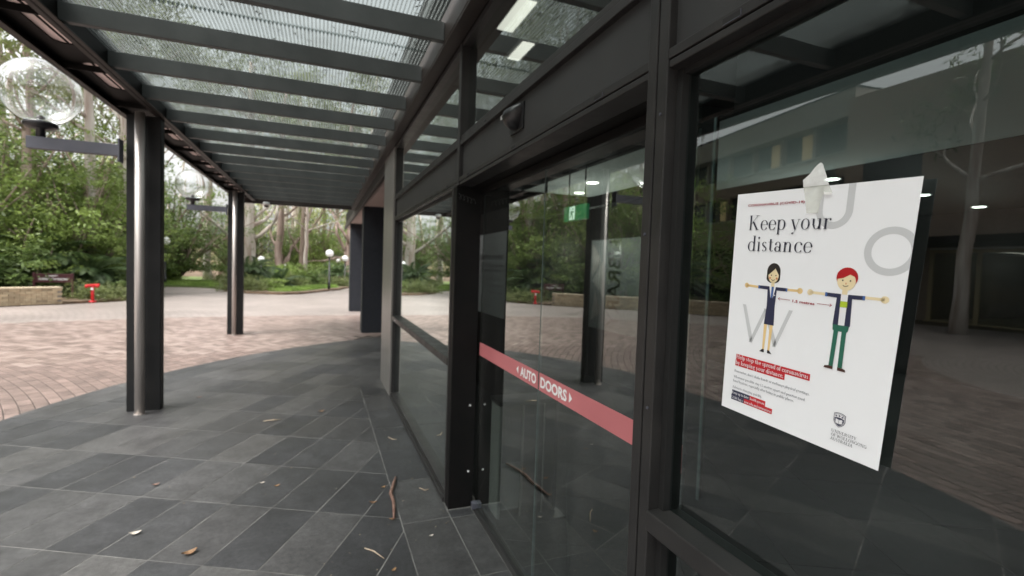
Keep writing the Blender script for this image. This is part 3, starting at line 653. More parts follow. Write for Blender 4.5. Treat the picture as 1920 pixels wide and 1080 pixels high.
# cctv dome
cc = thing('security_camera', 'small white dome security camera with conduit under the far end of the canopy', 'camera', (-2.05, 13.1, 2.98))
MB().lathe([(.001, 0), (.07, 0), (.075, -.03), (.075, -.06), (.05, -.075)], (-2.05, 13.2, 2.985), 20).build('housing', M['white'], cc, True)
MB().lathe([(.055, -.07), (.05, -.10), (.03, -.12), (.001, -.127)], (-2.05, 13.2, 2.985), 20).build('dome', M['black'], cc, True)
MB().tube([(-1.98, 13.2, 2.985), (-1.2, 13.2, 2.99), (-1.1, 13.22, 3.0), (-1.08, 13.25, 3.02)], .012, 8).build('conduit', M['canopy'], cc, True)
# ------------------------------------------------------------------ interior things seen through the glass
ex = thing('exit_sign', 'green illuminated exit sign with white running figure hanging inside the doors', 'sign', (1.2, 3.7, 2.1))
M['exit_on'] = emit('exit_green', (.010, .17, .065), .12); M['exit_w'] = emit('exit_white', (.7, .9, .75), .28)
EX = 1.2
MB().box(EX, EX+.03, 3.50, 3.89, 2.02, 2.145).build('case', M['exit_on'], ex, bevel=.004)
MB().box(EX+.01, EX+.02, 3.55, 3.555, 2.145, 2.7).box(EX+.01, EX+.02, 3.83, 3.835, 2.145, 2.7).build('hanger', M['black'], ex)
def exf(u, v): return (EX-.002, 3.785-.18*u, 2.027+.112*v)      # u right, v up
mb = MB(); mb.add([exf(u, v) for u, v in ((0, 0), (.55, 0), (.55, 1), (0, 1))], [(0, 1, 2, 3)]); mb.build('pictogram_panel', M['exit_w'], ex)
def exs(pts, w_, mbx):
    for (a, b), (c, d) in zip(pts[:-1], pts[1:]):
        l = math.hypot(c-a, d-b); nx, ny = -(d-b)/l*w_, (c-a)/l*w_
        mbx.add([(EX-.004, *exf(u, v)[1:]) for u, v in ((a-nx, b-ny), (c-nx, d-ny), (c+nx, d+ny), (a+nx, b+ny))], [(0, 1, 2, 3)])
mb = MB()
exs([(.30, .68), (.24, .42)], .06, mb); exs([(.24, .42), (.38, .28), (.36, .08)], .035, mb); exs([(.24, .42), (.16, .26), (.05, .2)], .035, mb)
exs([(.31, .66), (.44, .55), (.5, .62)], .025, mb); exs([(.28, .66), (.14, .6), (.12, .45)], .025, mb)
mb.add([(EX-.004, *exf(.37+.05*math.cos(a), .83+.07*math.sin(a))[1:]) for a in np.linspace(0, 6.28, 13)[:-1]], [tuple(range(12))]); mb.build('running_figure', M['exit_on'], ex)
# cabinet behind the left door leaf
cb = thing('umbrella_cabinet', 'waist high grey cabinet with dark top standing just behind the left door leaf', 'cabinet', (.42, 2.87, 0))
M['cab'] = pmat('sage_grey_enamel', (.34, .34, .325), (.29, .29, .28), 3, .45, 0, .05, 90)
MB().box(.245, .268, 2.79, 2.95, .03, .745).build('side_panel', M['cab'], cb, bevel=.006); MB().box(.63, .652, 2.79, 2.95, .03, .745).build('side_panel', M['black'], cb, bevel=.006)
MB().box(.268, .63, 2.935, 2.95, .03, .745).build('back_panel', M['black'], cb); MB().box(.235, .662, 2.775, 2.96, .745, .772).build('top_cap', M['black'], cb, bevel=.006)
MB().box(.225, .68, 2.70, 3.0, .003, .03).build('base_plate', M['black'], cb, bevel=.004)
MB().box(.40, .412, 2.79, 2.80, .03, .745).box(.55, .558, 2.79, 2.80, .03, .745).build('front_rail', M['steel_dk'], cb)
MB().box(.272, .395, 2.797, 2.806, .40, .70).build('clear_pocket', M['glass_in'], cb); MB().box(.272, .395, 2.797, 2.802, .08, .38).build('lower_front', M['int_grey'], cb)
for i in range(5):
    MB().tube([(.29+.02*i, 2.83+.01*i, .42+.03*i), (.31+.018*i, 2.85, .5+.025*i), (.30+.02*i, 2.83, .66)], [.012, .02, .006], 6).build('plastic_sleeve', M['glass_in'], cb, True)
# notice on the inner glass, printed to be read from inside
nb = thing('opening_hours_notice', 'grey library opening hours notice behind the glass, its lettering seen from the back', 'notice', (1.72, 7.0, 1))
NX = 1.20
MB().box(NX, NX+.008, 5.32, 6.34, 1.0, 2.03).build('board', M['int_grey'], nb); MB().box(NX-.002, NX+.03, 5.30, 6.36, 2.03, 2.30).build('header', M['int_dark'], nb); MB().box(NX-.002, NX+.03, 5.30, 6.36, 0.0, 1.0).build('base_panel', M['int_dark'], nb)
for s, y0, y1, z0, z1 in (('LIBRARY OPENING', 5.42, 6.34, 1.70, 1.755), ('Monday to Thursday', 5.42, 6.3, 1.60, 1.635), ('Friday to Sunday', 5.42, 6.3, 1.54, 1.575), ('Public holidays closed', 5.42, 6.2, 1.44, 1.465), ('Semester hours', 5.42, 5.95, 1.36, 1.385), ('Summer session', 5.42, 5.9, 1.28, 1.305)):
    put_text(s, lambda u, v: (NX-.002, y0+(y1-y0)*u, z0+(z1-z0)*v), 'lettering', M['black'], nb)
# big LIBRARY lettering running downwards on the feature wall
lt = put_text('LIBRARY', lambda u, v: (2.997, 5.66+.30*v, 2.03-1.22*u), 'wall_lettering', M['black']); tag(lt, 'large dark LIBRARY lettering running down the grey feature wall', 'lettering')
mb = MB()
for a in ((6.40, 2.0, 6.15, 1.75, 6.40, 1.5), (6.1, 1.75, 6.38, 1.45, 6.05, 1.2), (6.3, 1.3, 6.1, 1.0, 6.4, .85)):
    mb.add([(2.996, a[0], a[1]), (2.996, a[2], a[3]), (2.996, a[4], a[5])], [(0, 1, 2)])
tag(mb.build('wall_graphic', pmat('faded_graphic', (.20, .17, .16), (.3, .29, .28), 3, .7)), 'faded angular graphic on the grey feature wall', 'graphic')
# bench with a pale edge
bn = thing('reading_bench', 'long low bench with a pale front edge deep inside the doors', 'bench', (2.6, 8.5, 0))
MB().box(1.8, 3.1, 7.2, 7.6, .85, .88).build('top', M['int_dark'], bn); MB().box(1.8, 3.1, 7.18, 7.198, .85, .89).build('front_edge', M['int_ceil'], bn)
for x in (1.85, 3.0): MB().box(x, x+.05, 7.22, 7.58, 0, .85).build('leg', M['black'], bn)

# ------------------------------------------------------------------ poster
PTL, PTR, PBL = Vector((0.0460, 0.8178, 1.7747)), Vector((0.0330, 0.4587, 1.7555)), Vector((0.0460, 0.8341, 1.3078))
PBR = Vector((0.0338, 0.4956, 1.2971))
PN = (PTR-PTL).cross(PBL-PTL).normalized()
if PN.x > 0: PN = -PN
_g, _h = np.linalg.lstsq(np.array([PTR-PBR, PBL-PBR]).T, np.array(PBR+PTL-PTR-PBL), rcond=None)[0]
_A, _B = PTR*(1+_g)-PTL, PBL*(1+_h)-PTL
def P(u, v, lift=0):      # millimetres from the top left corner of the sheet
    a, b = u/297, v/420
    return (_A*a+_B*b+PTL)/(_g*a+_h*b+1) + PN*(lift*.00025)
def paper(name, mat, th):
    n = 12; mb = MB()
    for s in (0, 1):
        for j in range(n+1):
            for i in range(n+1): mb.v.append(tuple(P(297*i/n, 420*j/n)-PN*th*s))
    k = (n+1)**2
    for j in range(n):
        for i in range(n):
            a = j*(n+1)+i; mb.f += [(a, a+1, a+n+2, a+n+1), (k+a, k+a+n+1, k+a+n+2, k+a+1)]; mb.m += [0, 0]
    for i in range(n):
        for a, b in ((i, i+1), (n*(n+1)+i+1, n*(n+1)+i)): mb.f.append((b, a, k+a, k+b)); mb.m.append(0)
        for a, b in ((i*(n+1), (i+1)*(n+1)), ((i+1)*(n+1)+n, i*(n+1)+n)): mb.f.append((a, b, k+b, k+a)); mb.m.append(0)
    return mb
po = thing('poster', 'white Keep your distance poster with two cartoon people taped on the window', 'poster', tuple(PTL))
M['paper'] = pmat('satin_white_paper', (.84, .85, .87), (.82, .83, .855), 2, .38, 0, .02, 30)
paper('sheet', None, .0006).build('sheet', M['paper'], po)
ink = {k: flat('ink_'+k, c, .42) for k, c in dict(grey=(.56, .57, .585), navy=(.022, .026, .065), ink=(.018, .019, .038), red=(.52, .012, .022), crimson=(.30, .010, .03), text=(.10, .10, .13), white=(.78, .78, .80), hair=(.022, .017, .015), hairred=(.42, .008, .012), skin=(.78, .56, .26), skin2=(.80, .67, .42), green=(.018, .13, .085), lime=(.42, .56, .03), blue=(.05, .13, .36), shoe=(.06, .022, .016), black=(.008, .008, .012), cheek=(.62, .26, .12)).items()}
class PR:
    """flat print on the sheet"""
    def __init__(s, lift): s.mb = MB(); s.l = lift
    def poly(s, pts): s.mb.add([P(u, v, s.l) for u, v in pts], [tuple(range(len(pts)))]); return s
    def rect(s, u0, v0, u1, v1): return s.poly([(u0, v0), (u0, v1), (u1, v1), (u1, v0)])
    def ell(s, u, v, a, b=None, a0=0, a1=360, n=28):
        b = b or a; return s.poly([(u+a*math.cos(rad(t)), v-b*math.sin(rad(t))) for t in np.linspace(a0, a1, n)][:-1 if a1-a0 == 360 else None])
    def ring(s, u, v, a, b, t, a0=0, a1=360, n=48):
        T = [rad(x) for x in np.linspace(a0, a1, n)]
        for i in range(n-1):
            s.poly([(u+(a-t)*math.cos(T[i]), v-(b-t)*math.sin(T[i])), (u+a*math.cos(T[i]), v-b*math.sin(T[i])), (u+a*math.cos(T[i+1]), v-b*math.sin(T[i+1])), (u+(a-t)*math.cos(T[i+1]), v-(b-t)*math.sin(T[i+1]))])
        return s
    def line(s, pts, w_):
        for (a, b), (c, d) in zip(pts[:-1], pts[1:]):
            l = math.hypot(c-a, d-b) or 1; nx, ny = -(d-b)/l*w_/2, (c-a)/l*w_/2
            s.poly([(a-nx, b-ny), (c-nx, d-ny), (c+nx, d+ny), (a+nx, b+ny)])
        return s
    def done(s, name, mat, parent=po): return s.mb.build(name, ink[mat], parent)
def sans(text, u0, u1, v0, v1, mat, name='text', lift=6, parent=po):
    return put_text(text, lambda a, b: P(u0+(u1-u0)*a, v1+(v0-v1)*b, lift), name, ink[mat], parent, bold=.028)
# --- a high contrast roman face drawn from strokes (units: em, y up)
def glyphs(T, Hn):
    G = {}
    def st(x, y0, y1): return ('r', x-T/2, y0, x+T/2, y1)
    def hr(x0, x1, y): return ('r', x0, y-Hn/2, x1, y+Hn/2)
    def sf(x, y, l=.075, r=None): return hr(x-l-T/4, x+(l if r is None else r)+T/4, y+(Hn/2 if y < .3 else -Hn/2))
    def ar(cx, cy, rx, ry, a0, a1, t=1): return ('a', cx, cy, rx, ry, a0, a1, t)
    def dg(x0, y0, x1, y1, w_): return ('d', x0, y0, x1, y1, w_)
    def dt(x, y, r): return ('o', x, y, r)
    X = .45; b = .225; r_ = T*.55
    G['o'] = (.50, [ar(.25, b, .21, .24, 0, 360)]); G['c'] = (.44, [ar(.25, b, .21, .24, 45, 320), dt(.375, .36, r_)])
    G['e'] = (.46, [ar(.25, b, .21, .24, 8, 325), hr(.06, .44, .245)])
    G['a'] = (.46, [st(.33, .06, .32), ar(.215, .31, .15, .15, 0, 150, .8), dt(.11, .35, r_), ar(.205, .12, .16, .125, 35, 330), ar(.39, .07, .06, .07, 190, 300, .5)])
    G['d'] = (.54, [st(.40, 0, .74), sf(.36, .74, .05, .03), sf(.43, 0, .02, .08), ar(.245, b, .205, .24, 40, 320)])
    G['b'] = (.54, [st(.13, 0, .74), sf(.10, .74, .06, .0), ar(.285, b, .205, .24, -140, 140)])
    G['p'] = (.54, [st(.13, -.21, X), sf(.10, X, .06, .0), sf(.13, -.21), ar(.285, b, .205, .24, -140, 140)])
    G['q'] = (.54, [st(.40, -.21, X), sf(.40, -.21), ar(.245, b, .205, .24, 40, 320)])
    G['i'] = (.26, [st(.13, 0, X), sf(.10, X, .06, .0), sf(.13, 0), dt(.12, .64, T*.62)])
    G['l'] = (.26, [st(.13, 0, .74), sf(.10, .74, .06, .0), sf(.13, 0)])
    G['n'] = (.56, [st(.13, 0, X), sf(.10, X, .06, .0), sf(.13, 0), ar(.28, .29, .15, .165, 0, 165, .9), st(.43-T/2, 0, .3), sf(.43-T/2, 0)])
    G['h'] = (.56, [st(.13, 0, .74), sf(.10, .74, .06, .0), sf(.13, 0), ar(.28, .29, .15, .165, 0, 165, .9), st(.43-T/2, 0, .3), sf(.43-T/2, 0)])
    G['m'] = (.84, [st(.13, 0, X), sf(.10, X, .06, .0), sf(.13, 0), ar(.28, .29, .15, .165, 0, 165, .9), st(.43-T/2, 0, .3), sf(.43-T/2, 0), ar(.55, .29, .15, .165, 0, 165, .9), st(.70-T/2, 0, .3), sf(.70-T/2, 0)])
    G['r'] = (.38, [st(.13, 0, X), sf(.10, X, .06, .0), sf(.13, 0), ar(.28, .31, .15, .14, 60, 170, .5), dt(.33, .40, r_)])
    G['u'] = (.56, [st(.13, .16, X), sf(.10, X, .06, .0), ar(.28, .165, .15, .17, 180, 345, .9), st(.42, 0, X), sf(.39, X, .06, .0), sf(.45, 0, .0, .06)])
    G['t'] = (.32, [st(.14, .08, .58), hr(.02, .29, X-.01), ar(.22, .09, .085, .095, 180, 330, .7)])
    G['f'] = (.30, [st(.13, 0, .62), sf(.13, 0), hr(.02, .29, X-.01), ar(.24, .62, .11, .125, 40, 180, .6), dt(.31, .68, r_)])
    G['k'] = (.54, [st(.13, 0, .74), sf(.10, .74, .06, .0), sf(.13, 0), dg(.15, .19, .42, .44, Hn*1.3), dg(.24, .28, .43, .0, T), hr(.34, .5, .44), hr(.36, .52, .01)])
    G['s'] = (.38, [ar(.19, .335, .125, .115, 30, 255, .8), ar(.19, .115, .13, .12, -150, 80, .8), dg(.13, .29, .26, .165, T*.85)])
    G['v'] = (.48, [dg(.07, .45, .25, .0, T), dg(.25, .0, .41, .45, Hn*1.2), hr(.0, .16, .44), hr(.34, .48, .44)])
    G['y'] = (.48, [dg(.07, .45, .25, .0, T), dg(.19, -.17, .41, .45, Hn*1.2), dt(.13, -.17, r_), hr(.0, .16, .44), hr(.34, .48, .44)])
    G['w'] = (.70, [dg(.07, .45, .22, .0, T), dg(.22, .0, .35, .42, Hn*1.2), dg(.33, .45, .48, .0, T), dg(.48, .0, .63, .45, Hn*1.2), hr(.0, .16, .44), hr(.56, .7, .44)])
    G['x'] = (.48, [dg(.08, .45, .39, .0, T), dg(.08, .0, .38, .45, Hn*1.2), hr(.0, .17, .44), hr(.3, .45, .44), hr(.0, .15, .01), hr(.3, .48, .01)])
    G['g'] = (.48, [ar(.215, .30, .15, .155, 0, 360), ar(.225, -.08, .19, .115, 0, 360, .6), dg(.11, .17, .12, .02, T*.6), hr(.33, .46, .43)])
    G['z'] = (.42, [dg(.06, .02, .34, .43, T), hr(.04, .37, .44), hr(.04, .38, .01)]); G['j'] = (.26, [st(.13, -.1, X)])
    C = .70
    G['K'] = (.70, [st(.15, 0, C), sf(.15, C), sf(.15, 0), dg(.19, .28, .54, C, Hn*1.3), dg(.30, .40, .56, 0, T*1.05), hr(.44, .64, C-.01), hr(.46, .68, .01)])
    G['H'] = (.78, [st(.15, 0, C), sf(.15, C), sf(.15, 0), st(.61, 0, C), sf(.61, C), sf(.61, 0), hr(.15, .61, .36)])
    G['R'] = (.68, [st(.15, 0, C), sf(.15, C), sf(.15, 0), hr(.15, .36, C-.01), hr(.15, .36, .35), ar(.34, .525, .18, .175, -90, 90), dg(.36, .35, .56, 0, T)])
    G['W'] = (.96, [dg(.09, C, .30, 0, T), dg(.30, 0, .46, C, Hn*1.2), dg(.44, C, .65, 0, T), dg(.65, 0, .86, C, Hn*1.2), hr(.0, .2, C-.01), hr(.76, .95, C-.01)])
    G['A'] = (.70, [dg(.10, 0, .34, C, Hn*1.2), dg(.34, C, .58, 0, T), hr(.17, .5, .22), hr(.0, .2, .01), hr(.46, .7, .01)])
    G['U'] = (.74, [st(.15, .2, C), sf(.15, C), ar(.36, .21, .21, .22, 180, 360), hr(.5, .64, C-.01), ('r', .565, .2, .565+Hn, C)])
    G['O'] = (.74, [ar(.37, .35, .32, .36, 0, 360)]); G['F'] = (.60, [st(.15, 0, C), sf(.15, 0), sf(.15, C), hr(.15, .54, C-.01), hr(.15, .42, .36), dg(.54, C, .55, .55, Hn*1.5)])
    G['E'] = (.64, [st(.15, 0, C), sf(.15, 0), sf(.15, C), hr(.15, .56, C-.01), hr(.15, .45, .36), hr(.15, .57, .01), dg(.56, C, .57, .56, Hn*1.5), dg(.57, 0, .58, .16, Hn*1.5)])
    G['N'] = (.76, [('r', .14, 0, .14+Hn, C), dg(.14, C, .60, 0, T), ('r', .60, 0, .60+Hn, C), hr(.03, .2, C-.01), hr(.05, .25, .01), hr(.5, .7, C-.01)])
    G['I'] = (.32, [st(.16, 0, C), sf(.16, C), sf(.16, 0)]); G['V'] = (.68, [dg(.09, C, .34, 0, T), dg(.34, 0, .58, C, Hn*1.2), hr(.0, .2, C-.01), hr(.48, .68, C-.01)])
    G['S'] = (.52, [ar(.26, .52, .18, .175, 30, 250, .85), ar(.26, .175, .19, .18, -150, 75, .85), dg(.15, .44, .38, .26, T*.9)])
    G['T'] = (.62, [st(.31, 0, C), sf(.31, 0), hr(.04, .58, C-.01), dg(.045, C, .04, .54, Hn*1.5), dg(.575, C, .58, .54, Hn*1.5)])
    G['Y'] = (.66, [st(.33, 0, .32), sf(.33, 0), dg(.09, C, .33, .3, T), dg(.33, .3, .56, C, Hn*1.2), hr(.0, .2, C-.01), hr(.46, .66, C-.01)])
    G['L'] = (.60, [st(.15, 0, C), sf(.15, 0), sf(.15, C), hr(.15, .55, .01), dg(.55, 0, .56, .17, Hn*1.5)])
    G['G'] = (.76, [ar(.37, .35, .32, .36, 35, 330), st(.62, .0, .3), hr(.52, .72, .31)])
    G['1'] = (.36, [st(.18, 0, .68), sf(.18, 0), dg(.06, .6, .18, .68, Hn*1.3)]); G['5'] = (.46, [ar(.21, .21, .18, .22, -150, 130), hr(.12, .36, .66), ('r', .1, .36, .1+Hn, .68)])
    for ch, l in (('.', [dt(.1, .05, T*.6)]), (',', [dt(.1, .05, T*.6), dg(.12, .03, .07, -.1, Hn*1.5)]), (':', [dt(.1, .05, T*.6), dt(.1, .38, T*.6)]), ("'", [dg(.1, .74, .08, .58, T*.7)]), ('/', [dg(.02, -.1, .3, .75, Hn*1.5)]), (' ', [])): G[ch] = (.22 if ch != '/' else .32, l)
    return G
def roman(text, u0, u1, vbase, em, mat, name='text', T=.085, Hn=.018, lift=6, parent=po):
    G = glyphs(T, Hn); tot = sum(G.get(c, G['o'])[0] for c in text); kx = (u1-u0)/tot; pr = PR(lift); x = 0
    def Q(px, py): return (u0+px*kx, vbase-py*em)
    for c in text:
        adv, items = G.get(c, G['o'])
        for it in items:
            if it[0] == 'r': _, a, b, c2, d = it; pr.poly([Q(x+a, b), Q(x+c2, b), Q(x+c2, d), Q(x+a, d)])
            elif it[0] == 'd':
                _, a, b, c2, d, w_ = it; h_ = w_/2/max(.35, abs(d-b)/math.hypot(c2-a, d-b)); pr.poly([Q(x+a-h_, b), Q(x+a+h_, b), Q(x+c2+h_, d), Q(x+c2-h_, d)])
            elif it[0] == 'o': _, a, b, r = it; pr.poly([Q(x+a+r*math.cos(t), b+r*math.sin(t)) for t in np.linspace(0, 2*math.pi, 11)[:-1]])
            else:
                _, cx, cy, rx, ry, a0, a1, tk = it; n = max(6, int(abs(a1-a0)/15)); L = []
                for t in np.linspace(a0, a1, n+1):
                    a = rad(t); wd = Hn+(T*tk-Hn)*abs(math.cos(a))**1.6; L.append((x+cx+rx*math.cos(a), cy+ry*math.sin(a), x+cx+(rx-wd)*math.cos(a), cy+(ry-wd)*math.sin(a)))
                for p, q in zip(L[:-1], L[1:]): pr.poly([Q(p[0], p[1]), Q(q[0], q[1]), Q(q[2], q[3]), Q(p[2], p[3])])
        x += adv
    return pr.done(name, mat, parent)
# big pale letters
PR(1).rect(157, 0, 167, 38).rect(203, 0, 213.5, 38).ring(185.2, 38, 28.3, 28, 10.5, 180, 360).done('pale_letter', 'grey')
pr = PR(1); T_ = [rad(x) for x in np.linspace(0, 360, 65)]
for a, b in zip(T_[:-1], T_[1:]):
    q = [(271.5+r1*math.cos(t), 98-r2*math.sin(t)) for t, r1, r2 in ((a, 25, 24), (a, 35, 34), (b, 35, 34), (b, 25, 24))]
    if max(p[0] for p in q) <= 297: pr.poly(q)
    elif min(p[0] for p in q) < 297: pr.poly([(min(p[0], 297), p[1]) for p in q])
pr.done('pale_letter', 'grey')
PR(1).poly([(32, 204), (39, 204), (60, 266), (56, 274), (54, 274)]).poly([(52, 274), (59, 274), (86, 210), (82, 206), (80, 206)]).poly([(78, 206), (85, 206), (110, 264), (107, 272), (104, 272)]).poly([(102, 272), (109, 272), (135, 202), (128, 202)]).done('pale_letter', 'grey')
sans('CORONAVIRUS (COVID-19)', 26, 136.2, 19.7, 24.8, 'crimson', 'headline_small')
roman('Keep your', 30, 184, 66, 37, 'ink', 'headline', T=.082, Hn=.016)
roman('distance', 31.5, 158, 103.5, 37, 'ink', 'headline', T=.082, Hn=.016)
# two cartoon people
def person_w():
    t = []
    PR(2).ell(91.5, 138, 13.2, 14.5).rect(78.3, 138, 104.7, 152).ell(91.5, 151, 13.2, 8).done('hair', 'hair')
    PR(3).ell(92, 145, 10.3, 13.2).rect(88.8, 155, 95.2, 165).done('face', 'skin2'); PR(4).poly([(80.5, 146), (81, 136), (86, 129), (96, 129), (94, 134), (86, 141)]).poly([(93, 130), (101, 134), (104, 146), (99, 139)]).done('fringe', 'hair')
    PR(5).ell(88, 145, 1.1).ell(97, 145, 1.1).ring(92, 151, 4, 3.2, .9, 200, 340, 14).done('eyes_and_smile', 'hair'); PR(5).ell(85.5, 150, 2).ell(99, 150, 2).done('cheek', 'cheek')
    PR(2).line([(37, 167.3), (64, 168)], 4.2).ell(37.5, 167.3, 4.7, 4.7).done('arm', 'skin'); PR(2).line([(118, 167.5), (144, 167.2)], 4.2).ell(144, 167, 5, 5).done('arm', 'skin')
    PR(3).poly([(66, 165), (119, 165), (119, 170.6), (101, 171), (100, 200), (101.5, 234), (81.5, 234), (84, 200), (82.5, 171), (66, 170.6)]).done('suit', 'navy')
    PR(4).rect(63, 165, 66.5, 170.8).rect(118.4, 165, 121.5, 170.8).poly([(91, 165), (94.5, 165), (94, 183), (92, 186), (90.5, 183)]).done('cuffs_and_tie', 'blue'); PR(4).poly([(86, 165), (90.6, 165), (90.4, 186)]).poly([(95, 165), (99, 165), (94.6, 186)]).done('shirt', 'white'); PR(5).rect(96.5, 179, 99.5, 180.4).done('badge', 'white')
    PR(2).poly([(81.5, 234), (88, 234), (86.5, 281), (82.5, 281)]).poly([(93.5, 234), (100, 234), (97.5, 281), (93.5, 281)]).done('legs', 'skin')
    PR(3).poly([(77, 286.5), (87, 286.5), (86.5, 280.5), (82.5, 281)]).poly([(93.5, 280.5), (97.5, 281), (103, 286.5), (93.5, 286.5)]).done('shoes', 'black')
def person_m():
    PR(2).ell(217.5, 139, 16, 15.5).done('hair', 'hairred')
    PR(3).ell(217.3, 144.5, 13.8, 14.5).rect(213, 157, 221, 165).done('face', 'skin2'); PR(4).poly([(202.5, 142), (203, 132), (211, 125.5), (224, 125.5), (232, 133), (232.5, 145), (229, 137), (222, 134), (212, 140)]).done('fringe', 'hairred')
    PR(5).ell(212, 143.5, 1.2).ell(223.5, 143.5, 1.2).ring(217, 149.5, 4.6, 3.4, .9, 200, 340, 14).done('eyes_and_smile', 'hair'); PR(5).ell(217.4, 148, .9, 1.6).done('nose', 'cheek')
    PR(2).line([(162, 167.2), (188, 167.4)], 4.2).ell(162, 167.2, 5).done('arm', 'skin2'); PR(2).line([(246, 166.3), (273, 166.2)], 4.2).ell(273.3, 166.2, 5.6, 5.2).done('arm', 'skin2')
    PR(2).rect(209, 165, 226, 214).done('shirt', 'white'); PR(3).rect(212, 175.5, 224, 184.8).done('shirt_band', 'lime')
    PR(3).poly([(190.5, 164.6), (212, 164.6), (213, 214), (204.5, 214), (206, 171), (190.5, 170.4)]).poly([(222.5, 164.6), (244, 164), (244, 170), (229, 170.6), (231, 213), (222.5, 213)]).done('jacket', 'navy')
    PR(4).rect(187.2, 164.2, 190.8, 170.6).rect(243.8, 163.8, 247.2, 170.2).done('cuffs', 'blue')
    PR(4).poly([(205, 213), (230, 213), (229, 221), (227, 223), (227.3, 280), (220.5, 280), (220, 223), (214.6, 223), (213, 280), (206.3, 280), (207.6, 223), (205.5, 221)]).done('trousers', 'green')
    PR(5).poly([(199, 285), (200, 281.5), (206, 280), (213.2, 280), (213.2, 285)]).poly([(220.5, 280), (228, 280), (232.5, 281.5), (233.5, 285), (220.5, 285)]).done('shoes', 'shoe')
person_w(); person_m()
sans('1.5 metres', 133.2, 172.3, 183, 187.5, 'crimson', 'distance_text')
PR(6).line([(106, 184.6), (128.7, 184.6)], .8).line([(109, 182.3), (105.8, 184.6), (109, 186.9)], .8).line([(176.4, 184.2), (199.8, 184)], .8).line([(196.8, 181.7), (200.1, 184), (196.8, 186.3)], .8).done('arrows', 'crimson')
PR(2).rect(26.5, 303.3, 178.3, 315).rect(26, 315, 133, 326.8).done('red_band', 'red')
roman('Help stop the spread of coronavirus', 28, 176.5, 312, 11.6, 'white', 'band_text', T=.12, Hn=.035)
roman('by keeping your distance.', 27.5, 131.5, 323.4, 11.6, 'white', 'band_text', T=.12, Hn=.035)
for s, a, b, v in (("Remember, don't shake hands or exchange physical greetings.", 26, 182, 339.5), ('Wherever possible stay 1.5 metres apart and practise good', 25.5, 174.5, 351.5), ('hand hygiene, especially after being in public places.', 25, 156, 360), ('Advice is changing quickly.', 24.6, 93, 373)):
    roman(s, a, b, v, 6.6, 'text', 'body_text', T=.10, Hn=.04)
PR(2).rect(23.5, 377.5, 65.5, 387.5).rect(22.5, 387.5, 53, 397.5).done('navy_band', 'navy'); PR(2).rect(65.5, 377.5, 100, 387.5).rect(53, 387.5, 115.2, 397.5).done('red_band', 'red')
roman('Keep up to date:', 24.5, 64.5, 385, 7.6, 'white', 'band_text', T=.12, Hn=.05); roman('health.gov.au', 67, 99, 385, 7.6, 'white', 'band_text', T=.12, Hn=.05)
roman("UOW faq's:", 24, 52, 395.2, 7.6, 'white', 'band_text', T=.12, Hn=.05); roman('uow.edu.au/coronavirus', 54.5, 114.5, 395.2, 7.6, 'white', 'band_text', T=.12, Hn=.05)
# crest
def shield(k, u=233.7, v=363.5): return [(u+k*x, v+k*y) for x, y in [(-9.3, -9.5), (-5, -11.3), (0, -12), (5, -11.3), (9.3, -9.5), (9.3, 2), (7.5, 6.5), (4, 10), (0, 12.3), (-4, 10), (-7.5, 6.5), (-9.3, 2)]]
PR(2).poly(shield(1.0)).done('crest_border', 'text'); PR(3).poly(shield(.90)).done('crest_edge', 'white'); PR(4).poly(shield(.83)).done('crest_field', 'navy')
PR(5).poly([(226.3, 356.3), (230, 354.7), (233.7, 354.0), (237.4, 354.7), (241.1, 356.3), (241.1, 361), (237.4, 359.7), (233.7, 359.3), (230, 359.7), (226.3, 361)]).done('crest_chief', 'white')
pr = PR(6)
for cx, cy in ((228.9, 357.7), (233.7, 356.7), (238.5, 357.7)):
    for k in range(5): a = rad(90+72*k); pr.ell(cx+.9*math.cos(a), cy-.9*math.sin(a), .75, n=9)
pr.done('crest_flowers', 'navy')
PR(6).poly([(228.6, 362), (233.4, 363), (233.4, 370), (228.6, 369)]).poly([(234, 363), (238.8, 362), (238.8, 369), (234, 370)]).line([(226.5, 364), (227.8, 364)], .7).line([(226.5, 367), (227.8, 367)], .7).line([(239.6, 364), (240.9, 364)], .7).line([(239.6, 367), (240.9, 367)], .7).done('crest_book', 'white')
roman('UNIVERSITY', 224, 262.8, 386, 7.0, 'ink', 'crest_text', T=.10, Hn=.035); roman('OF WOLLONGONG', 224.3, 278.5, 392.8, 7.0, 'ink', 'crest_text', T=.10, Hn=.035); roman('AUSTRALIA', 223.8, 258.6, 399.5, 7.0, 'ink', 'crest_text', T=.10, Hn=.035)
# tape
tp = thing('masking_tape', 'torn strip of pale masking tape holding the top of the poster to the window', 'tape', tuple(P(155, 0)))
def tapemat(name, c, alpha):
    m, n, b = base(name); N, L = n.nodes, n.links; out = [x for x in N if x.type == 'OUTPUT_MATERIAL'][0]
    b.inputs['Base Color'].default_value = (*c, 1); b.inputs['Roughness'].default_value = .4
    tc = N.new('ShaderNodeTexCoord'); nz = N.new('ShaderNodeTexNoise'); nz.inputs['Scale'].default_value = 45; nz.inputs['Detail'].default_value = 6; L.new(tc.outputs['Object'], nz.inputs[0])
    bu = N.new('ShaderNodeBump'); bu.inputs['Strength'].default_value = .8; bu.inputs['Distance'].default_value = .004; L.new(nz.outputs[0], bu.inputs['Height']); L.new(bu.outputs[0], b.inputs['Normal'])
    tr = N.new('ShaderNodeBsdfTransparent'); mr = N.new('ShaderNodeMapRange'); mr.inputs['To Min'].default_value = alpha-.15; mr.inputs['To Max'].default_value = alpha+.15; L.new(nz.outputs[0], mr.inputs[0])
    mx = N.new('ShaderNodeMixShader'); L.new(mr.outputs[0], mx.inputs[0]); L.new(tr.outputs[0], mx.inputs[1]); L.new(b.outputs[0], mx.inputs[2]); L.new(mx.outputs[0], out.inputs[0]); return m
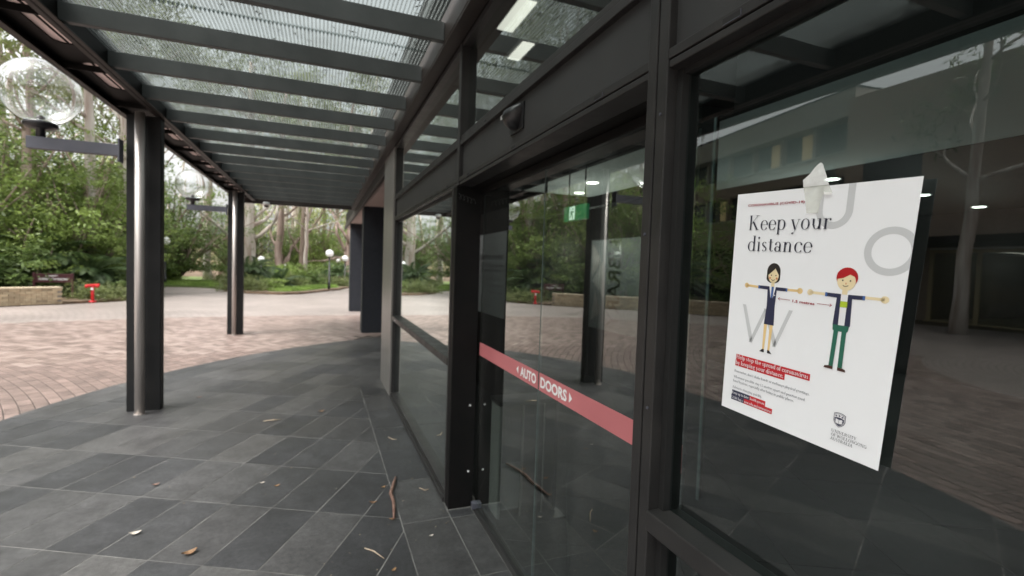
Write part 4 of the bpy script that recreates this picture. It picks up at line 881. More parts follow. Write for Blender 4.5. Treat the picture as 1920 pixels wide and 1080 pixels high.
pts = [(156.8, -36), (152, -33.5), (147, -29), (141, -21), (135, -16), (129.6, -12.4), (131, -7), (131.8, -1), (174, -1), (171, -8), (168, -16), (164, -25), (160.5, -33)]
mb = MB(); cx, cy = 153, -14; mb.v = [tuple(P(cx, cy, 10)+PN*.0004)]+[tuple(P(u, v, 8)+PN*rng.uniform(0, .0005)) for u, v in pts]
mb.f = [(0, i+1, (i+1) % len(pts)+1) for i in range(len(pts))]; mb.m = [0]*len(pts)
mb.build('torn_flap', tapemat('crumpled_paper_tape', (.80, .81, .80), .88), tp)
mb = MB(); pts = [(131.8, -1), (174, -1), (180.6, 11.4), (176, 14), (166, 13), (163, 25), (161, 41.3), (141.8, 40.5), (138, 22)]
mb.v = [tuple(P(u, v, 8)) for u, v in pts]; mb.f = [tuple(range(len(pts)))]; mb.m = [0]
mb.build('stuck_end', tapemat('paper_tape_on_poster', (.80, .82, .74), .45), tp)
mb = MB(); pts = [(168, 9), (180.6, 11.4), (179, 14.5), (169, 13)]; mb.v = [tuple(P(u, v, 10)+PN*.002*(u < 175)) for u, v in pts]; mb.f = [(0, 1, 2, 3)]; mb.m = [0]; mb.build('folded_corner', tapemat('folded_tape', (.84, .84, .83), .9), tp)

# ------------------------------------------------------------------ bits on the floor
M['twig'] = pmat('reddish_brown_twig', (.12, .060, .045), (.20, .12, .09), 20, .7, 0, .5, 90); M['twig2'] = pmat('pale_twig', (.40, .33, .25), (.3, .23, .16), 20, .8)
M['leafd'] = pmat('dry_leaf', (.22, .13, .06), (.14, .075, .04), 30, .7); M['chip'] = flat('pale_bark_chip', (.42, .38, .33), .8); M['debris'] = pmat('seed_debris', (.26, .23, .18), (.12, .09, .06), 40, .8)
ZF = .0135
st = MB().tube([(-.259, 3.60, ZF+.012), (-.285, 3.50, ZF+.016), (-.325, 3.36, ZF+.010), (-.322, 3.24, ZF+.009), (-.335, 3.12, ZF+.011), (-.350, 3.02, ZF+.009)], [.008, .011, .012, .011, .010, .006], 9).build('stick', M['twig'], None, True)
tag(st, 'reddish brown curved stick lying on the tiles in front of the door post', 'stick')
for pts, lab in (([(-.545, 2.75, ZF+.004), (-.50, 2.70, ZF+.007), (-.455, 2.62, ZF+.004)], 'pale thin twig on the tiles at the bottom of the view'), ([(-1.30, 5.28, ZF+.005), (-1.22, 5.285, ZF+.008), (-1.14, 5.29, ZF+.005)], 'pale flat twig on the tiles right of the near column'),
                 ([(-.20, 4.50, ZF+.003), (-.17, 4.43, ZF+.004), (-.13, 4.42, ZF+.003)], 'small curled twig beside the window foot'), ([(-.12, 3.40, ZF+.003), (-.09, 3.35, ZF+.004), (-.06, 3.36, ZF+.003)], 'tiny twig by the foot of the door post')):
    t = MB().tube(pts, [.003, .006 if 'flat' in lab else .004, .002], 7).build('twig', M['twig2'], None, True); tag(t, lab, 'twig')
def dry(x, y, a, s, mat, lab, cat='leaf', name='dry_leaf'):
    mb = MB(); n = 6; ca, sa = math.cos(a), math.sin(a)
    for i in range(n+1):
        t = i/n; w_ = s*.28*math.sin(math.pi*min(1, t*.95+.03)); l = s*(t-.5); z = ZF+.004+.010*(t-.5)**2*4*s/.06
        for k, zz in ((-1, .006), (0, 0), (1, .006)):
            mb.v.append((x+ca*l-sa*w_*k, y+sa*l+ca*w_*k, z+zz*s/.08))
    for i in range(n):
        for k in range(2): a0 = i*3+k; mb.f.append((a0, a0+3, a0+4, a0+1)); mb.m.append(0)
    o = mb.build(name, mat); tag(o, lab, cat)
for x, y, a, s, m_, lab in ((-1.428, 2.99, .5, .075, 'leafd', 'curled tan leaf on the tiles at the lower left'), (-1.759, 3.30, .1, .06, 'chip', 'white sliver of bark on the dark tiles at the lower left'), (-1.06, 3.72, .3, .04, 'leafd', 'small brown leaf in the middle of the tiles'), (-1.16, 3.80, .1, .035, 'chip', 'small white bark chip near the middle of the tiles'),
                  (-.42, 2.50, .8, .035, 'leafd', 'small yellow brown leaf at the bottom by the floor joint'), (-.36, 3.48, .4, .04, 'leafd', 'brown curled leaf just left of the stick'), (-.45, 3.27, 2.9, .05, 'leafd', 'thin brown leaf lower left of the stick'), (-.36, 3.02, .1, .04, 'leafd', 'pale brown leaf below the stick'),
                  (-.77, 5.47, .2, .06, 'leafd', 'orange leaf on the tiles far from the door'), (-.17, 2.76, .3, .03, 'chip', 'small pale chip in the strip of tiles by the doors'), (-1.84, 3.98, .3, .045, 'twig', 'dark leaf on the tiles left of centre'), (-2.06, 6.38, .5, .05, 'twig', 'dark leaf near the base of the near column')):
    dry(x, y, a, s, M[m_], lab)
Vq = []
for i in range(150):
    x = -.31+abs(rng.gauss(0, 1))*-.45 if i % 2 else rng.uniform(-.30, -.03); y = rng.uniform(1.8, 6.5)
    if i % 5 == 0: x, y = rng.uniform(-3, -.3), rng.uniform(1.8, 8)
    a = rng.uniform(0, 3.14); l, w_ = rng.uniform(.003, .011), rng.uniform(.0015, .004); c = np.array([x, y, ZF+.003])
    u = np.array([math.cos(a)*l, math.sin(a)*l, .001]); v = np.array([-math.sin(a)*w_, math.cos(a)*w_, .001]); Vq.append([c-u, c-v, c+u, c+v])
o = bpy.data.objects.new('floor_debris', quads_mesh('floor_debris', np.array(Vq), M['debris'])); COL.objects.link(o); tag(o, 'tiny pale seeds and bark flakes scattered on the tiles', 'debris', kind='stuff')
# ------------------------------------------------------------------ street things
def globe_lamp(x, y, h, lab, r=.2):
    t = thing('globe_lamp_post', lab, 'lamp post', (x, y, 0), 'white globe lamp posts in the garden')
    MB().tube([(x, y, 0), (x, y, .5), (x, y, .52), (x, y, h-.18)], [.075, .07, .045, .04], 12).build('pole', M['black'], t, True)
    MB().lathe([(.001, -.05), (.09, -.05), (.10, 0), (.07, .03), (.001, .03)], (x, y, h-.17), 16).build('collar', M['black'], t, True)
    MB().lathe([(r*math.sin(a), -r*math.cos(a)) for a in np.linspace(.4, math.pi, 14)], (x, y, h), 24).build('globe', M['opal'], t, True)
globe_lamp(-.37, 29.0, 2.07, 'largest white globe lamp, on a black post at the kerb of the garden bed', .21)
globe_lamp(.68, 34.4, 1.86, 'white globe lamp on a black post right of the largest one, beside the path', .20)
globe_lamp(.50, 42.0, 1.70, 'white globe lamp on a thin post between the two black posts', .19)
globe_lamp(1.72, 46.0, 1.75, 'small white globe lamp at the edge of the navy columns', .19)
globe_lamp(-4.17, 33.0, 1.62, 'white globe lamp rising out of palm fronds left of the garden bed', .19)
globe_lamp(-8.80, 32.0, 2.46, 'white globe lamp on a dark post just right of the near canopy column', .24)
# fire hydrant
hy = thing('fire_hydrant', 'red standpipe fire hydrant with a crossbar head at the garden edge', 'hydrant', (-7.77, 19.9, 0))
MB().tube([(-7.77, 19.9, .0), (-7.77, 19.9, .56)], .043, 14).build('standpipe', M['red'], hy, True)
MB().lathe([(.001, 0), (.10, 0), (.10, .03), (.06, .05)], (-7.77, 19.9, .03), 16).build('flange', M['red'], hy, True)
MB().tube([(-7.93, 19.82, .555), (-7.89, 19.84, .56), (-7.77, 19.9, .575), (-7.65, 19.96, .58), (-7.61, 19.98, .58)], [.046, .050, .045, .050, .046], 14).build('head', M['red'], hy, True)
for sx in (-1, 1): MB().tube([(-7.77+sx*.12, 19.9+sx*.06, .57), (-7.77+sx*.12+.01, 19.9+sx*.06-.09, .54)], [.038, .044], 12).build('outlet_cap', M['red'], hy, True)
MB().box(-7.80, -7.735, 19.845, 19.855, .43, .50).build('tag', M['white'], hy)
# low sandstone wall, laid brick by brick
wall = thing('low_wall', 'low sandstone brick wall with pale coping at the left edge of the plaza', 'wall', (-9.5, 18.4, 0))
wa, wd = Vector((-8.37, 19.43, 0)), Vector((-.726, -.688, 0)); wn = Vector((wd.y, -wd.x, 0)); wn = wn if wn.dot(Vector((CAM.x, 0, 0))-wa) > 0 else -wn
LW = 7.6
MB().obox(wa+wd*LW/2-wn*.16+Vector((0, 0, .235)), wd*(LW/2-.01), wn*.135, Vector((0, 0, .235))).build('mortar_core', M['mortar'], wall)
bl = MB().box(-.121, .121, -.02, .155, .003, .065).mesh('wall_brick', M['sandstone'])
rows, per = 7, int(LW/.25)
for r in range(rows):
    for k in range(per+1):
        s0 = k*.25+(.125 if r % 2 else 0)+.125
        if s0 > LW: continue
        o = bpy.data.objects.new('brick', bl); COL.objects.link(o); o.parent = wall
        o.matrix_parent_inverse = Matrix.Translation(-WL[wall.name])
        p = wa+wd*s0-wn*.15
        o.matrix_basis = Matrix(((wd.x, wn.x, 0, p.x+wn.x*rng.uniform(0, .006)), (wd.y, wn.y, 0, p.y), (0, 0, 1, .01+r*.068), (0, 0, 0, 1)))
for k in range(int(LW/.5)):
    MB().obox(wa+wd*(.25+k*.5)-wn*.15+Vector((0, 0, .515)), wd*.247, wn*.19, Vector((0, 0, .028))).build('coping_stone', M['stonecap'], wall, bevel=.006)
# campus sign
sg = thing('garden_sign', 'low maroon garden sign with two lines of white lettering on posts behind the wall', 'sign', (-9.2, 21, 0))
MB().box(-9.70, -8.70, 20.98, 21.02, .60, .90).build('board', M['maroon'], sg, bevel=.005)
for x in (-9.72, -8.70): MB().box(x-.03, x+.03, 20.96, 21.04, 0, .93).build('leg', M['maroon'], sg, bevel=.005)
put_text('UNIVERSITY', lambda u, v: (-9.42+.34*u, 20.977, .80+.05*v), 'lettering', M['white'], sg)
put_text('ADMINISTRATION BUILDING', lambda u, v: (-9.60+.78*u, 20.977, .68+.075*v), 'lettering', M['white'], sg)
sb = thing('notice_board', 'small blue and white noticeboard among the shrubs of the garden bed', 'sign', (-3.4, 36, 0))
MB().box(-3.8, -3.1, 36, 36.04, .7, 1.15).build('board', flat('blue_sign', (.10, .32, .48)), sb); MB().box(-3.1, -3.0, 36, 36.05, 0, 1.35).box(-3.9, -3.8, 36, 36.05, 0, 1.2).build('leg', M['white'], sb)

# ------------------------------------------------------------------ foliage
def leaf_quads(cs, size, aspect, flat_, rg):      # cs (n,3)
    n = len(cs); th = rg.uniform(0, 2*np.pi, n); el = rg.normal(0, flat_, n)
    u = np.stack([np.cos(th)*np.cos(el), np.sin(th)*np.cos(el), np.sin(el)], 1)
    w_ = rg.normal(0, 1, (n, 3)); w_ = w_-np.sum(w_*u, 1, keepdims=True)*u; w_ /= np.linalg.norm(w_, axis=1, keepdims=True)+1e-9
    if flat_ < .5: w_[:, 2] *= .45; w_ /= np.linalg.norm(w_, axis=1, keepdims=True)+1e-9
    s = (size*rg.uniform(.6, 1.3, n))[:, None]
    return np.stack([cs-u*s, cs-w_*s*aspect+u*s*.1, cs+u*s, cs+w_*s*aspect+u*s*.1], 1)
def clumps(cent, rad_, per, rg, sq=.7):
    out = []
    for c, r in zip(cent, rad_):
        d = rg.normal(0, 1, (per, 3)); d /= np.linalg.norm(d, axis=1, keepdims=True); rr = r*rg.uniform(.25, 1, per)[:, None]**.6
        p = d*rr; p[:, 2] *= sq; out.append(p+np.array(c))
    return np.concatenate(out)
def limb(start, dirv, length, r0, rg, n=7, wob=.18, rise=.05):
    p = Vector(start); d = Vector(dirv).normalized(); pts = [p.copy()]; rs = [r0]
    for i in range(n):
        d = (d+Vector((rg.normal(0, wob), rg.normal(0, wob), rg.normal(0, wob)+rise))).normalized(); p = p+d*length/n; pts.append(p.copy()); rs.append(r0*(1-.8*(i+1)/n))
    return pts, rs
def gum_tree(name, label, seed, h, r0, bark, nl=7, zlow=.35, leafy=1.0, lean=(0, 0), leaf='leaf_gum', cat='tree', group=None, size=.15, per=60, spread=.36, crown_r=1.0, extra=None):
    rg = np.random.default_rng(seed); t = thing(name, label, cat, (0, 0, 0), group)
    n = 12; pts = [Vector((0, 0, -.1))]; rs = [r0*1.35]
    for i in range(1, n+1):
        z = h*.86*i/n; pts.append(Vector((lean[0]*z/h+rg.normal(0, .03*h/12), lean[1]*z/h+rg.normal(0, .03*h/12), z))); rs.append(r0*(1.05-.78*i/n)*(1+rg.normal(0, .04)))
    mb = MB().tube(pts, rs, 12)
    cent, crad = [], []
    for k in range(nl):
        f = zlow+(.95-zlow)*(k+.5*rg.uniform(0, 1))/nl; i = min(n-1, int(f*n)); a = rg.uniform(0, 6.28) if k else rg.uniform(0, 6.28)
        L = h*spread*(1.15-.65*f)*rg.uniform(.7, 1.15)
        lp, lr = limb(pts[i], (math.cos(a), math.sin(a), rg.uniform(.35, 1.0)), L, rs[i]*.45, rg); mb.tube(lp, lr, 7)
        for q in (3, 5):
            a2 = a+rg.uniform(-1.2, 1.2); sp, sr = limb(lp[q], (math.cos(a2), math.sin(a2), rg.uniform(.1, .9)), L*.5, lr[q]*.6, rg, 5); mb.tube(sp, sr, 5)
            for e in sp[3:]: cent.append(e); crad.append(crown_r*rg.uniform(.5, 1.0)*h/14)
        for e in lp[5:]: cent.append(e); crad.append(crown_r*rg.uniform(.6, 1.1)*h/14)
    for q in range(3): cent.append(pts[-1]+Vector((rg.normal(0, .6), rg.normal(0, .6), rg.uniform(-.5, 1)))); crad.append(crown_r*h/14)
    if extra:
        for st_, dv_, L, rr in extra: lp, lr = limb(st_, dv_, L, rr, rg, 9, .22, .03); mb.tube(lp, lr, 8)
    mb.build('trunk', M[bark], t, True)
    if leafy > 0:
        cs = clumps(cent, crad, int(per*leafy), rg); me = quads_mesh('crown', leaf_quads(cs, size*h/14, .22, .9, rg), M[leaf]); o = bpy.data.objects.new('crown', me); link(o, t)
    return t
def bush(name, label, seed, h, rx, leaf, n=2600, size=.10, aspect=.38, cat='shrub', group=None, layers=True, stem=True, zmin=.12):
    rg = np.random.default_rng(seed); t = thing(name, label, cat, (0, 0, 0), group); mb = MB(); cent = []; cr = []
    k = max(7, int(10*h/2))
    for i in range(k):
        a = rg.uniform(0, 6.28); lp, lr = limb((rg.normal(0, .08), rg.normal(0, .08), 0), (math.cos(a)*.5, math.sin(a)*.5, 1), h*rg.uniform(.55, .95), .035*h/2, rg, 5, .2, .1); mb.tube(lp, lr, 5)
        for e in lp[1:]:
            for _ in range(2): cent.append((e.x*1.0+rg.normal(0, rx*.42), e.y+rg.normal(0, rx*.42), max(zmin, e.z+rg.normal(0, .08*h)))); cr.append(rx*rg.uniform(.18, .42))
    mb.build('stem', M['bark_brown'], t, True)
    cs = clumps(cent, cr, max(6, n//len(cent)), rg, .45 if layers else .8); cs = cs[cs[:, 2] > .02]
    o = bpy.data.objects.new('foliage', quads_mesh('foliage', leaf_quads(cs, size, aspect, .45, rg), M[leaf])); link(o, t); return t
def palm(name, label, seed, trunk_h, fl, nf=22, cat='palm', group=None, droop=1.0, mat='leaf_palm'):
    rg = np.random.default_rng(seed); t = thing(name, label, cat, (0, 0, 0), group)
    MB().tube([(0, 0, 0), (.03, 0, trunk_h*.5), (0, .02, trunk_h)], [.13, .11, .10], 9).build('trunk', M['bark_brown'], t, True)
    Q = []; st_ = MB()
    for i in range(nf):
        a = 2.4*i+rg.normal(0, .2); el = 1.25-1.15*(i/nf)+rg.normal(0, .1); L = fl*rg.uniform(.8, 1.1); m = 9
        p = np.array([0, 0, trunk_h]); pts = [p.copy()]
        for k in range(m):
            e = el-droop*1.5*(k/m)**1.3; p = p+np.array([math.cos(a)*math.cos(e), math.sin(a)*math.cos(e), math.sin(e)])*L/m; pts.append(p.copy())
        st_.tube([tuple(q) for q in pts], [.014*(1-.8*k/m) for k in range(m+1)], 4)
        sd_ = np.array([-math.sin(a), math.cos(a), 0])
        for k in range(2, m+1):
            for sg_ in (-1, 1):
                for f in (0, .33, .66):
                    b = pts[k-1]*(1-f)+pts[k]*f; ln = L*.26*math.sin(math.pi*(k+f)/(m+1.6))**.6
                    tip = b+sd_*sg_*ln*.9+(pts[k]-pts[k-1])*1.0+np.array([0, 0, -.35*ln]); w_ = (pts[k]-pts[k-1])*.16
                    mid = (b+tip)/2+np.array([0, 0, .05*ln]); Q.append([b, mid-w_, tip, mid+w_])
    st_.build('stalk', M['leaf_palm'], t); o = bpy.data.objects.new('frond', quads_mesh('frond', np.array(Q), M[mat])); link(o, t); return t
used = set()
def place(proto, x, y, rz, s, label):
    if proto.name not in used:
        used.add(proto.name); proto.location = (x, y, 0); proto.rotation_euler = (0, 0, rz); proto.scale = s if hasattr(s, '__len__') else (s,)*3; proto['label'] = label; return proto
    return copy_thing(proto, (x, y, 0), rz, s, label)

# --- trees that can be told apart in the photograph
WG = 'gum trees of the garden wood'
def put(t, x, y, rz=0, s=1): t.location = (x, y, 0); t.rotation_euler = (0, 0, rz); t.scale = s if hasattr(s, '__len__') else (s,)*3; used.add(t.name); return t
put(gum_tree('gum_tree', 'massive white gum with long bare pale limbs right of the far canopy column', 21, 17, .40, 'bark_white', 8, .30, .3, group=WG, extra=[((.1, 0, 2.9), (1, -.1, .55), 6.5, .15), ((-.1, 0, 2.4), (-1, -.2, .5), 6, .13), ((.2, 0, 4.2), (.7, .2, 1), 6, .12)]), -5.35, 37)
put(gum_tree('gum_tree', 'slender straight white gum trunk behind the second globe lamp', 22, 18, .24, 'bark_white', 6, .5, .4, group=WG), -8.25, 40)
put(gum_tree('gum_tree', 'pinkish gum with twin stems in the middle of the garden bed', 23, 17, .30, 'bark_pink', 7, .35, .28, lean=(.4, 0), group=WG, extra=[((0, 0, 2.4), (-.7, 0, 1), 5, .13), ((.05, 0, .2), (.12, 0, 1), 8, .2)]), -3.9, 42)
put(gum_tree('gum_tree', 'thin dark gum trunk leaning right in the middle of the garden bed', 24, 16, .19, 'bark_brown', 6, .35, .28, lean=(.6, 0), group=WG, extra=[((0, 0, 2.2), (-.8, 0, .7), 2.6, .1), ((0, 0, 2.4), (.35, 0, 1), 5.5, .12)]), -2.3, 41)
put(gum_tree('gum_tree', 'broad grey gum with fanning white branches above the largest globe lamp', 25, 16, .34, 'bark_pink', 9, .22, .28, group=WG, extra=[((0, 0, 2.6), (-.5, 0, 1), 6, .13), ((0, 0, 2.4), (.9, 0, .7), 5.5, .10), ((0, 0, 2.0), (1, 0, .45), 5, .07), ((0, 0, 1.8), (-1, 0, .35), 3.5, .08)]), 1.25, 40)
# prototypes for the rest
gA = gum_tree('gum_tree', '', 31, 20, .22, 'bark_white', 9, .42, .5, group=WG); gB = gum_tree('gum_tree', '', 32, 18, .20, 'bark_pink', 9, .40, .5, group=WG); gC = gum_tree('gum_tree', '', 33, 21, .25, 'bark_white', 10, .35, .48, group=WG, lean=(.8, .3))
spots = [(-9.8, 25.5, gA, 1.0, 'pale gum trunk behind the leafy shrubs left of the near column'), (-11.2, 24.0, gB, .9, 'brown gum trunk at the left behind the bracket lamp'), (-8.9, 27.5, gC, .9, 'leaning pale gum just left of the near column'), (-13.4, 27, gA, 1.1, 'tall white gum at the far left of the wood'),
         (-16.2, 24.5, gB, 1.0, 'brown gum beyond the left end of the low wall'), (-14.8, 33, gC, 1.0, 'leaning gum deep in the wood on the left'), (-11, 37, gB, 1.0, 'dark gum between the canopy columns'), 
         (-6.3, 47, gB, 1.1, 'brown gum behind the massive white gum'), (-3.0, 50, gA, 1.0, 'white gum far back in the centre'), (-.6, 47, gB, 1.0, 'brown gum behind the thin dark trunk'), (.6, 52, gC, 1.0, 'leaning gum far back on the right'), (3.6, 46, gA, 1.0, 'white gum behind the navy columns'), (3.0, 56, gB, 1.1, 'brown gum at the end of the path'),
         (-17.5, 9.0, gC, .75, 'gum in front of the brick wing entrance'), (-1.8, 36, gC, .55, 'small young gum in the garden bed'), (-10.3, 30.5, gA, .75, 'shorter white gum by the dark lamp post'), (-15, 52, gB, 1.2, 'brown gum at the back left of the wood')]
for i, (x, y, p, s, lab) in enumerate(spots): place(p, x, y, i*1.7, (s, s, s*(1+.05*(i % 3))), lab)
# dense leafy understorey on the left
UG = 'dense leafy trees behind the low wall'
uA = bush('leafy_tree', '', 41, 6.2, 2.3, 'leaf_mid', 21000, .078, .36, 'tree', UG, zmin=1.25); uB = bush('leafy_tree', '', 42, 6.4, 2.2, 'leaf_dark', 19000, .085, .36, 'tree', UG, zmin=.9); uC = bush('leafy_tree', '', 43, 4.2, 1.8, 'leaf_mid', 13000, .075, .36, 'tree', UG, zmin=1.1)
ul = [(-9.9, 24.6, uA, .85, 'bright green layered tree right behind the red hydrant'), (-11.6, 23.6, uC, 1.1, 'bright leafy tree behind the maroon sign'), (-13.6, 22.6, uA, 1.0, 'bright green tree behind the left part of the low wall'), (-11.0, 26.8, uA, 1.25, 'taller bright leafy tree behind the layered tree by the hydrant'), (-13.6, 26.0, uB, 1.25, 'tall dark leafy tree at the upper left'),
      (-11.2, 29.5, uB, .95, 'dark leafy tree left of the near canopy column'), (-9.3, 36.2, uB, 1.05, 'dark leafy tree beside the pale building gap'), (-11.6, 33.5, uB, 1.2, 'dark leafy tree beyond the dark lamp post'), (-16.0, 21.3, uA, 1.15, 'bright green tree at the far left edge'),  
      (-14.9, 28, uB, 1.3, 'tall dark tree deep on the left'), (-6.8, 43, uB, 1.0, 'dark leafy tree behind the massive white gum'), (-1.0, 46, uA, 1.0, 'bright leafy tree at the back of the garden bed'), (-3.4, 47, uB, .9, 'dark leafy tree behind the pinkish gum'), (3.4, 42, uA, 1.0, 'bright leafy tree by the far lamps'), (-15.8, 15.2, uB, .62, 'small dark tree at the building corner')]
for i, (x, y, p, s, lab) in enumerate(ul): place(p, x, y, i*2.3, s, lab)
# palms and ferns
PG = 'palms along the garden edge'
pA = palm('palm', '', 51, 1.0, 1.9, 24, group=PG); pB = palm('palm', '', 52, .25, 1.5, 20, group=PG, droop=.8)
pl = [(-8.75, 22.6, pA, .8, 'palm between sign and hydrant'), (-11.2, 21.9, pB, 1.0, 'low palm left of the sign behind the wall'), (-12.9, 20.4, pA, .9, 'palm behind the middle of the low wall'), (-14.0, 18.0, pA, 1.1, 'palm behind the left end of the low wall'), (-8.6, 22.6, pB, .8, 'low palm right of the hydrant'), (-4.35, 29.6, pA, .85, 'palm in the left part of the garden bed'), (-3.7, 31.5, pB, 1.0, 'low palm behind the bed edge'), (-3.0, 29.5, pB, .9, 'drooping palm in front of the bed'),
      (.35, 35.6, pA, .75, 'dark palm right of the largest lamp post'), (-.9, 34.0, pB, .9, 'low palm left of the largest lamp post'), (-10.2, 23.2, pA, 1.1, 'tall palm under the leafy trees behind the sign'), (-5.0, 33.5, pB, 1.0, 'low palm under the massive gum'), (-16.6, 15.6, pA, 1.0, 'palm outside the brick building'), (-8.35, 24.6, pB, 1.0, 'low palm beyond the hydrant')]
for i, (x, y, p, s, lab) in enumerate(pl): place(p, x, y, i*1.3, s, lab)
SG = 'shrubs of the garden'
sA = bush('shrub', '', 61, 1.2, .9, 'leaf_mid', 2600, .075, .30, 'shrub', SG); sB = bush('shrub', '', 62, 1.5, 1.0, 'leaf_dark', 2800, .085, .30, 'shrub', SG); sC = bush('shrub', '', 63, .7, .8, 'leaf_gum', 2400, .075, .16, 'shrub', SG, layers=False)
sl = [(-7.2, 21.3, sC, .75, 'low strappy shrub just right of the red hydrant'), (-8.1, 20.9, sC, .9, 'grassy clump behind the red hydrant'), (-7.7, 22.6, sB, .8, 'dark shrub behind the hydrant clump'), (-4.6, 27.4, sC, 1.0, 'pale grassy shrub at the left corner of the bed'), (-3.8, 26.9, sC, 1.1, 'grey green shrub at the front of the bed'), (-4.9, 28.9, sC, 1.1, 'grassy shrub beside the far column'), (-3.1, 27.4, sA, .7, 'bright shrub at the front of the bed'), (-2.4, 29.9, sC, 1.1, 'olive shrub in the middle of the bed'),
      (-2.2, 32.5, sA, 1.15, 'round bright shrub in the centre of the bed'), (-1.3, 31.9, sB, .8, 'dark shrub left of the largest lamp'), (-1.6, 35.0, sA, 1.5, 'large round shrub behind the bed'), (-.2, 33.2, sC, 1.1, 'olive shrub behind the largest lamp'), (.5, 32.8, sC, .8, 'low shrub at the right tip of the bed'), (-3.2, 34.8, sA, 1.35, 'round shrub by the blue noticeboard'), (-4.6, 35.6, sB, 1.2, 'dark shrub under the massive gum'), (-.4, 37.5, sB, 1.2, 'dark shrub far behind the lamp'),
      (-9.6, 34.5, sA, 1.2, 'round shrub on the lawn beyond the path'), (-10.6, 33.2, sA, 1.0, 'shrub on the lawn by the dark lamp'), (-11.9, 36.5, sB, 1.4, 'dark shrub at the back of the lawn'), (-6.2, 34.6, sC, 1.0, 'pale grassy shrub at the path bend'), (-6.0, 36.5, sA, 1.2, 'bright shrub beside the path'), (-13.8, 31, sB, 1.5, 'dark shrub deep left of the path'), (-13.3, 17.0, sC, 1.2, 'grassy shrub behind the wall end'), (-12.1, 22.6, sB, 1.7, 'dark shrub under the leafy trees'), (-10.3, 22.3, sB, 1.5, 'dark shrub behind the sign'), (-14.6, 23.0, sB, 1.7, 'dark shrub far left under the trees'), (1.2, 38.0, sC, 1.1, 'olive shrub at the far bed edge'), (-17.5, 16.7, sB, 1.4, 'dark shrub by the brick building')]
for i, (x, y, p, s, lab) in enumerate(sl): place(p, x, y, i*1.9, s, lab)
# grass
def blades(n, poly, z, hmin, hmax, name, label):
    xs = [p[0] for p in poly]; ys_ = [p[1] for p in poly]; Q = []
    while len(Q) < n:
        x, y = rng.uniform(min(xs), max(xs)), rng.uniform(min(ys_), max(ys_))
        if not in_poly(x, y, poly): continue
        h = rng.uniform(hmin, hmax); a = rng.uniform(0, 6.28); w_ = .02; c = np.array([x, y, z]); u = np.array([math.cos(a)*w_, math.sin(a)*w_, 0]); tpp = np.array([rng.gauss(0, .4)*h, rng.gauss(0, .4)*h, h])
        Q.append([c-u, c+u, c+tpp+u*.3, c+tpp-u*.3])
    o = bpy.data.objects.new(name, quads_mesh(name, np.array(Q), M['grass'])); COL.objects.link(o); tag(o, label, 'grass', kind='stuff')
blades(9000, [(.1, 31.0), (-.5, 29.7), (-1.0, 28.5), (-1.7, 26.7), (-2.4, 26.0), (-3.2, 26.5), (-3, 28), (-2, 30.6), (.0, 32.6)], .10, .05, .16, 'grass', 'bright grass along the front of the garden bed')
blades(11000, [(-5.9, 29.6), (-6.6, 30.3), (-8.3, 30.8), (-12, 31.8), (-12, 36), (-7, 36), (-6.0, 31)], .09, .05, .15, 'grass', 'bright lawn beyond the curving path')
# far wood behind everything
rg = np.random.default_rng(5); cent = []; cr = []
for i in range(560):
    az = rad(rg.uniform(-66, 22)); d = rg.uniform(50, 84)
    if az < rad(-32): d = rg.uniform(44, 70)
    zt = rg.uniform(0, 1)**1.15*10.5
    if rad(-16) < az < rad(-8.5) and zt > 4.5: continue
    cent.append((CAM.x+d*math.sin(az), d*math.cos(az), zt)); cr.append(rg.uniform(.9, 2.3))
fo = bpy.data.objects.new('distant_wood', quads_mesh('distant_wood', leaf_quads(clumps(cent, cr, 75, rg, .8), .26, .35, .9, rg), leafmat('distant_leaf', (.24, .27, .11), (.35, .39, .17), (.48, .50, .26), .25))); COL.objects.link(fo); tag(fo, 'far off mass of green trees closing the view, painted pale for haze', 'wood', kind='stuff')  # leaf colours lifted to stand in for haze and glare
mb = MB()
for i in range(70):
    az = rad(rg.uniform(-40, 20)); d = rg.uniform(48, 72); x, y = CAM.x+d*math.sin(az), d*math.cos(az); lx, ly = rg.normal(0, .8), rg.normal(0, .8); r = rg.uniform(.1, .28)
    mb.tube([(x, y, 0), (x+lx*.3, y, 5), (x+lx, y+ly, 11), (x+lx*1.8, y, 17)], [r, r*.8, r*.6, r*.2], 7)
o = mb.build('distant_trunks', M['bark_white'], None, True); tag(o, 'far off pale trunks standing in the wood', 'wood', kind='stuff')

# ------------------------------------------------------------------ buildings
M['conc'] = pmat('pale_concrete', (.42, .40, .37), (.36, .34, .31), 1.5, .85, 0, .3, 20)
M['bldbrick'] = pmat('brown_brickwork', (.40, .31, .25), (.32, .245, .20), 9, .85, 0, .6, 35, stretch=(1, 1, 4))
M['wglass'] = flat('dark_office_glass', (.03, .04, .045), .08)
M['cream'] = flat('cream_door_frame', (.55, .45, .26), .5)
bA = thing('brick_building', 'three storey brown brick building with pale roof band and rows of office windows', 'building', (-24, 26, 0))
A0, ad_ = Vector((-21.8, 15.5, 0)), Vector((-.137, .99, 0)); an = Vector((.99, .137, 0))
def ab(name, mat, s0, s1, z0, z1, d0, d1, parent=bA, **k):      # along, height, depth in front of the facade plane
    c = A0+ad_*(s0+s1)/2+an*(d0+d1)/2+Vector((0, 0, (z0+z1)/2))
    return MB().obox(c, ad_*((s1-s0)/2), an*((d1-d0)/2), Vector((0, 0, (z1-z0)/2))).build(name, M[mat], parent, **k)
LB = 26
ab('wall', 'bldbrick', 0, LB, 3.3, 4.9, -9, 0); ab('wall', 'bldbrick', 0, LB, 6.4, 7.5, -9, 0); ab('core', 'int_dark', .2, LB-.2, 0, 9.3, -9, -.5); ab('fascia', 'conc', -.4, LB+.4, 9.0, 10.2, -9.5, .5); ab('roof', 'int_dark', -.4, LB+.4, 10.2, 10.3, -9.5, .5)
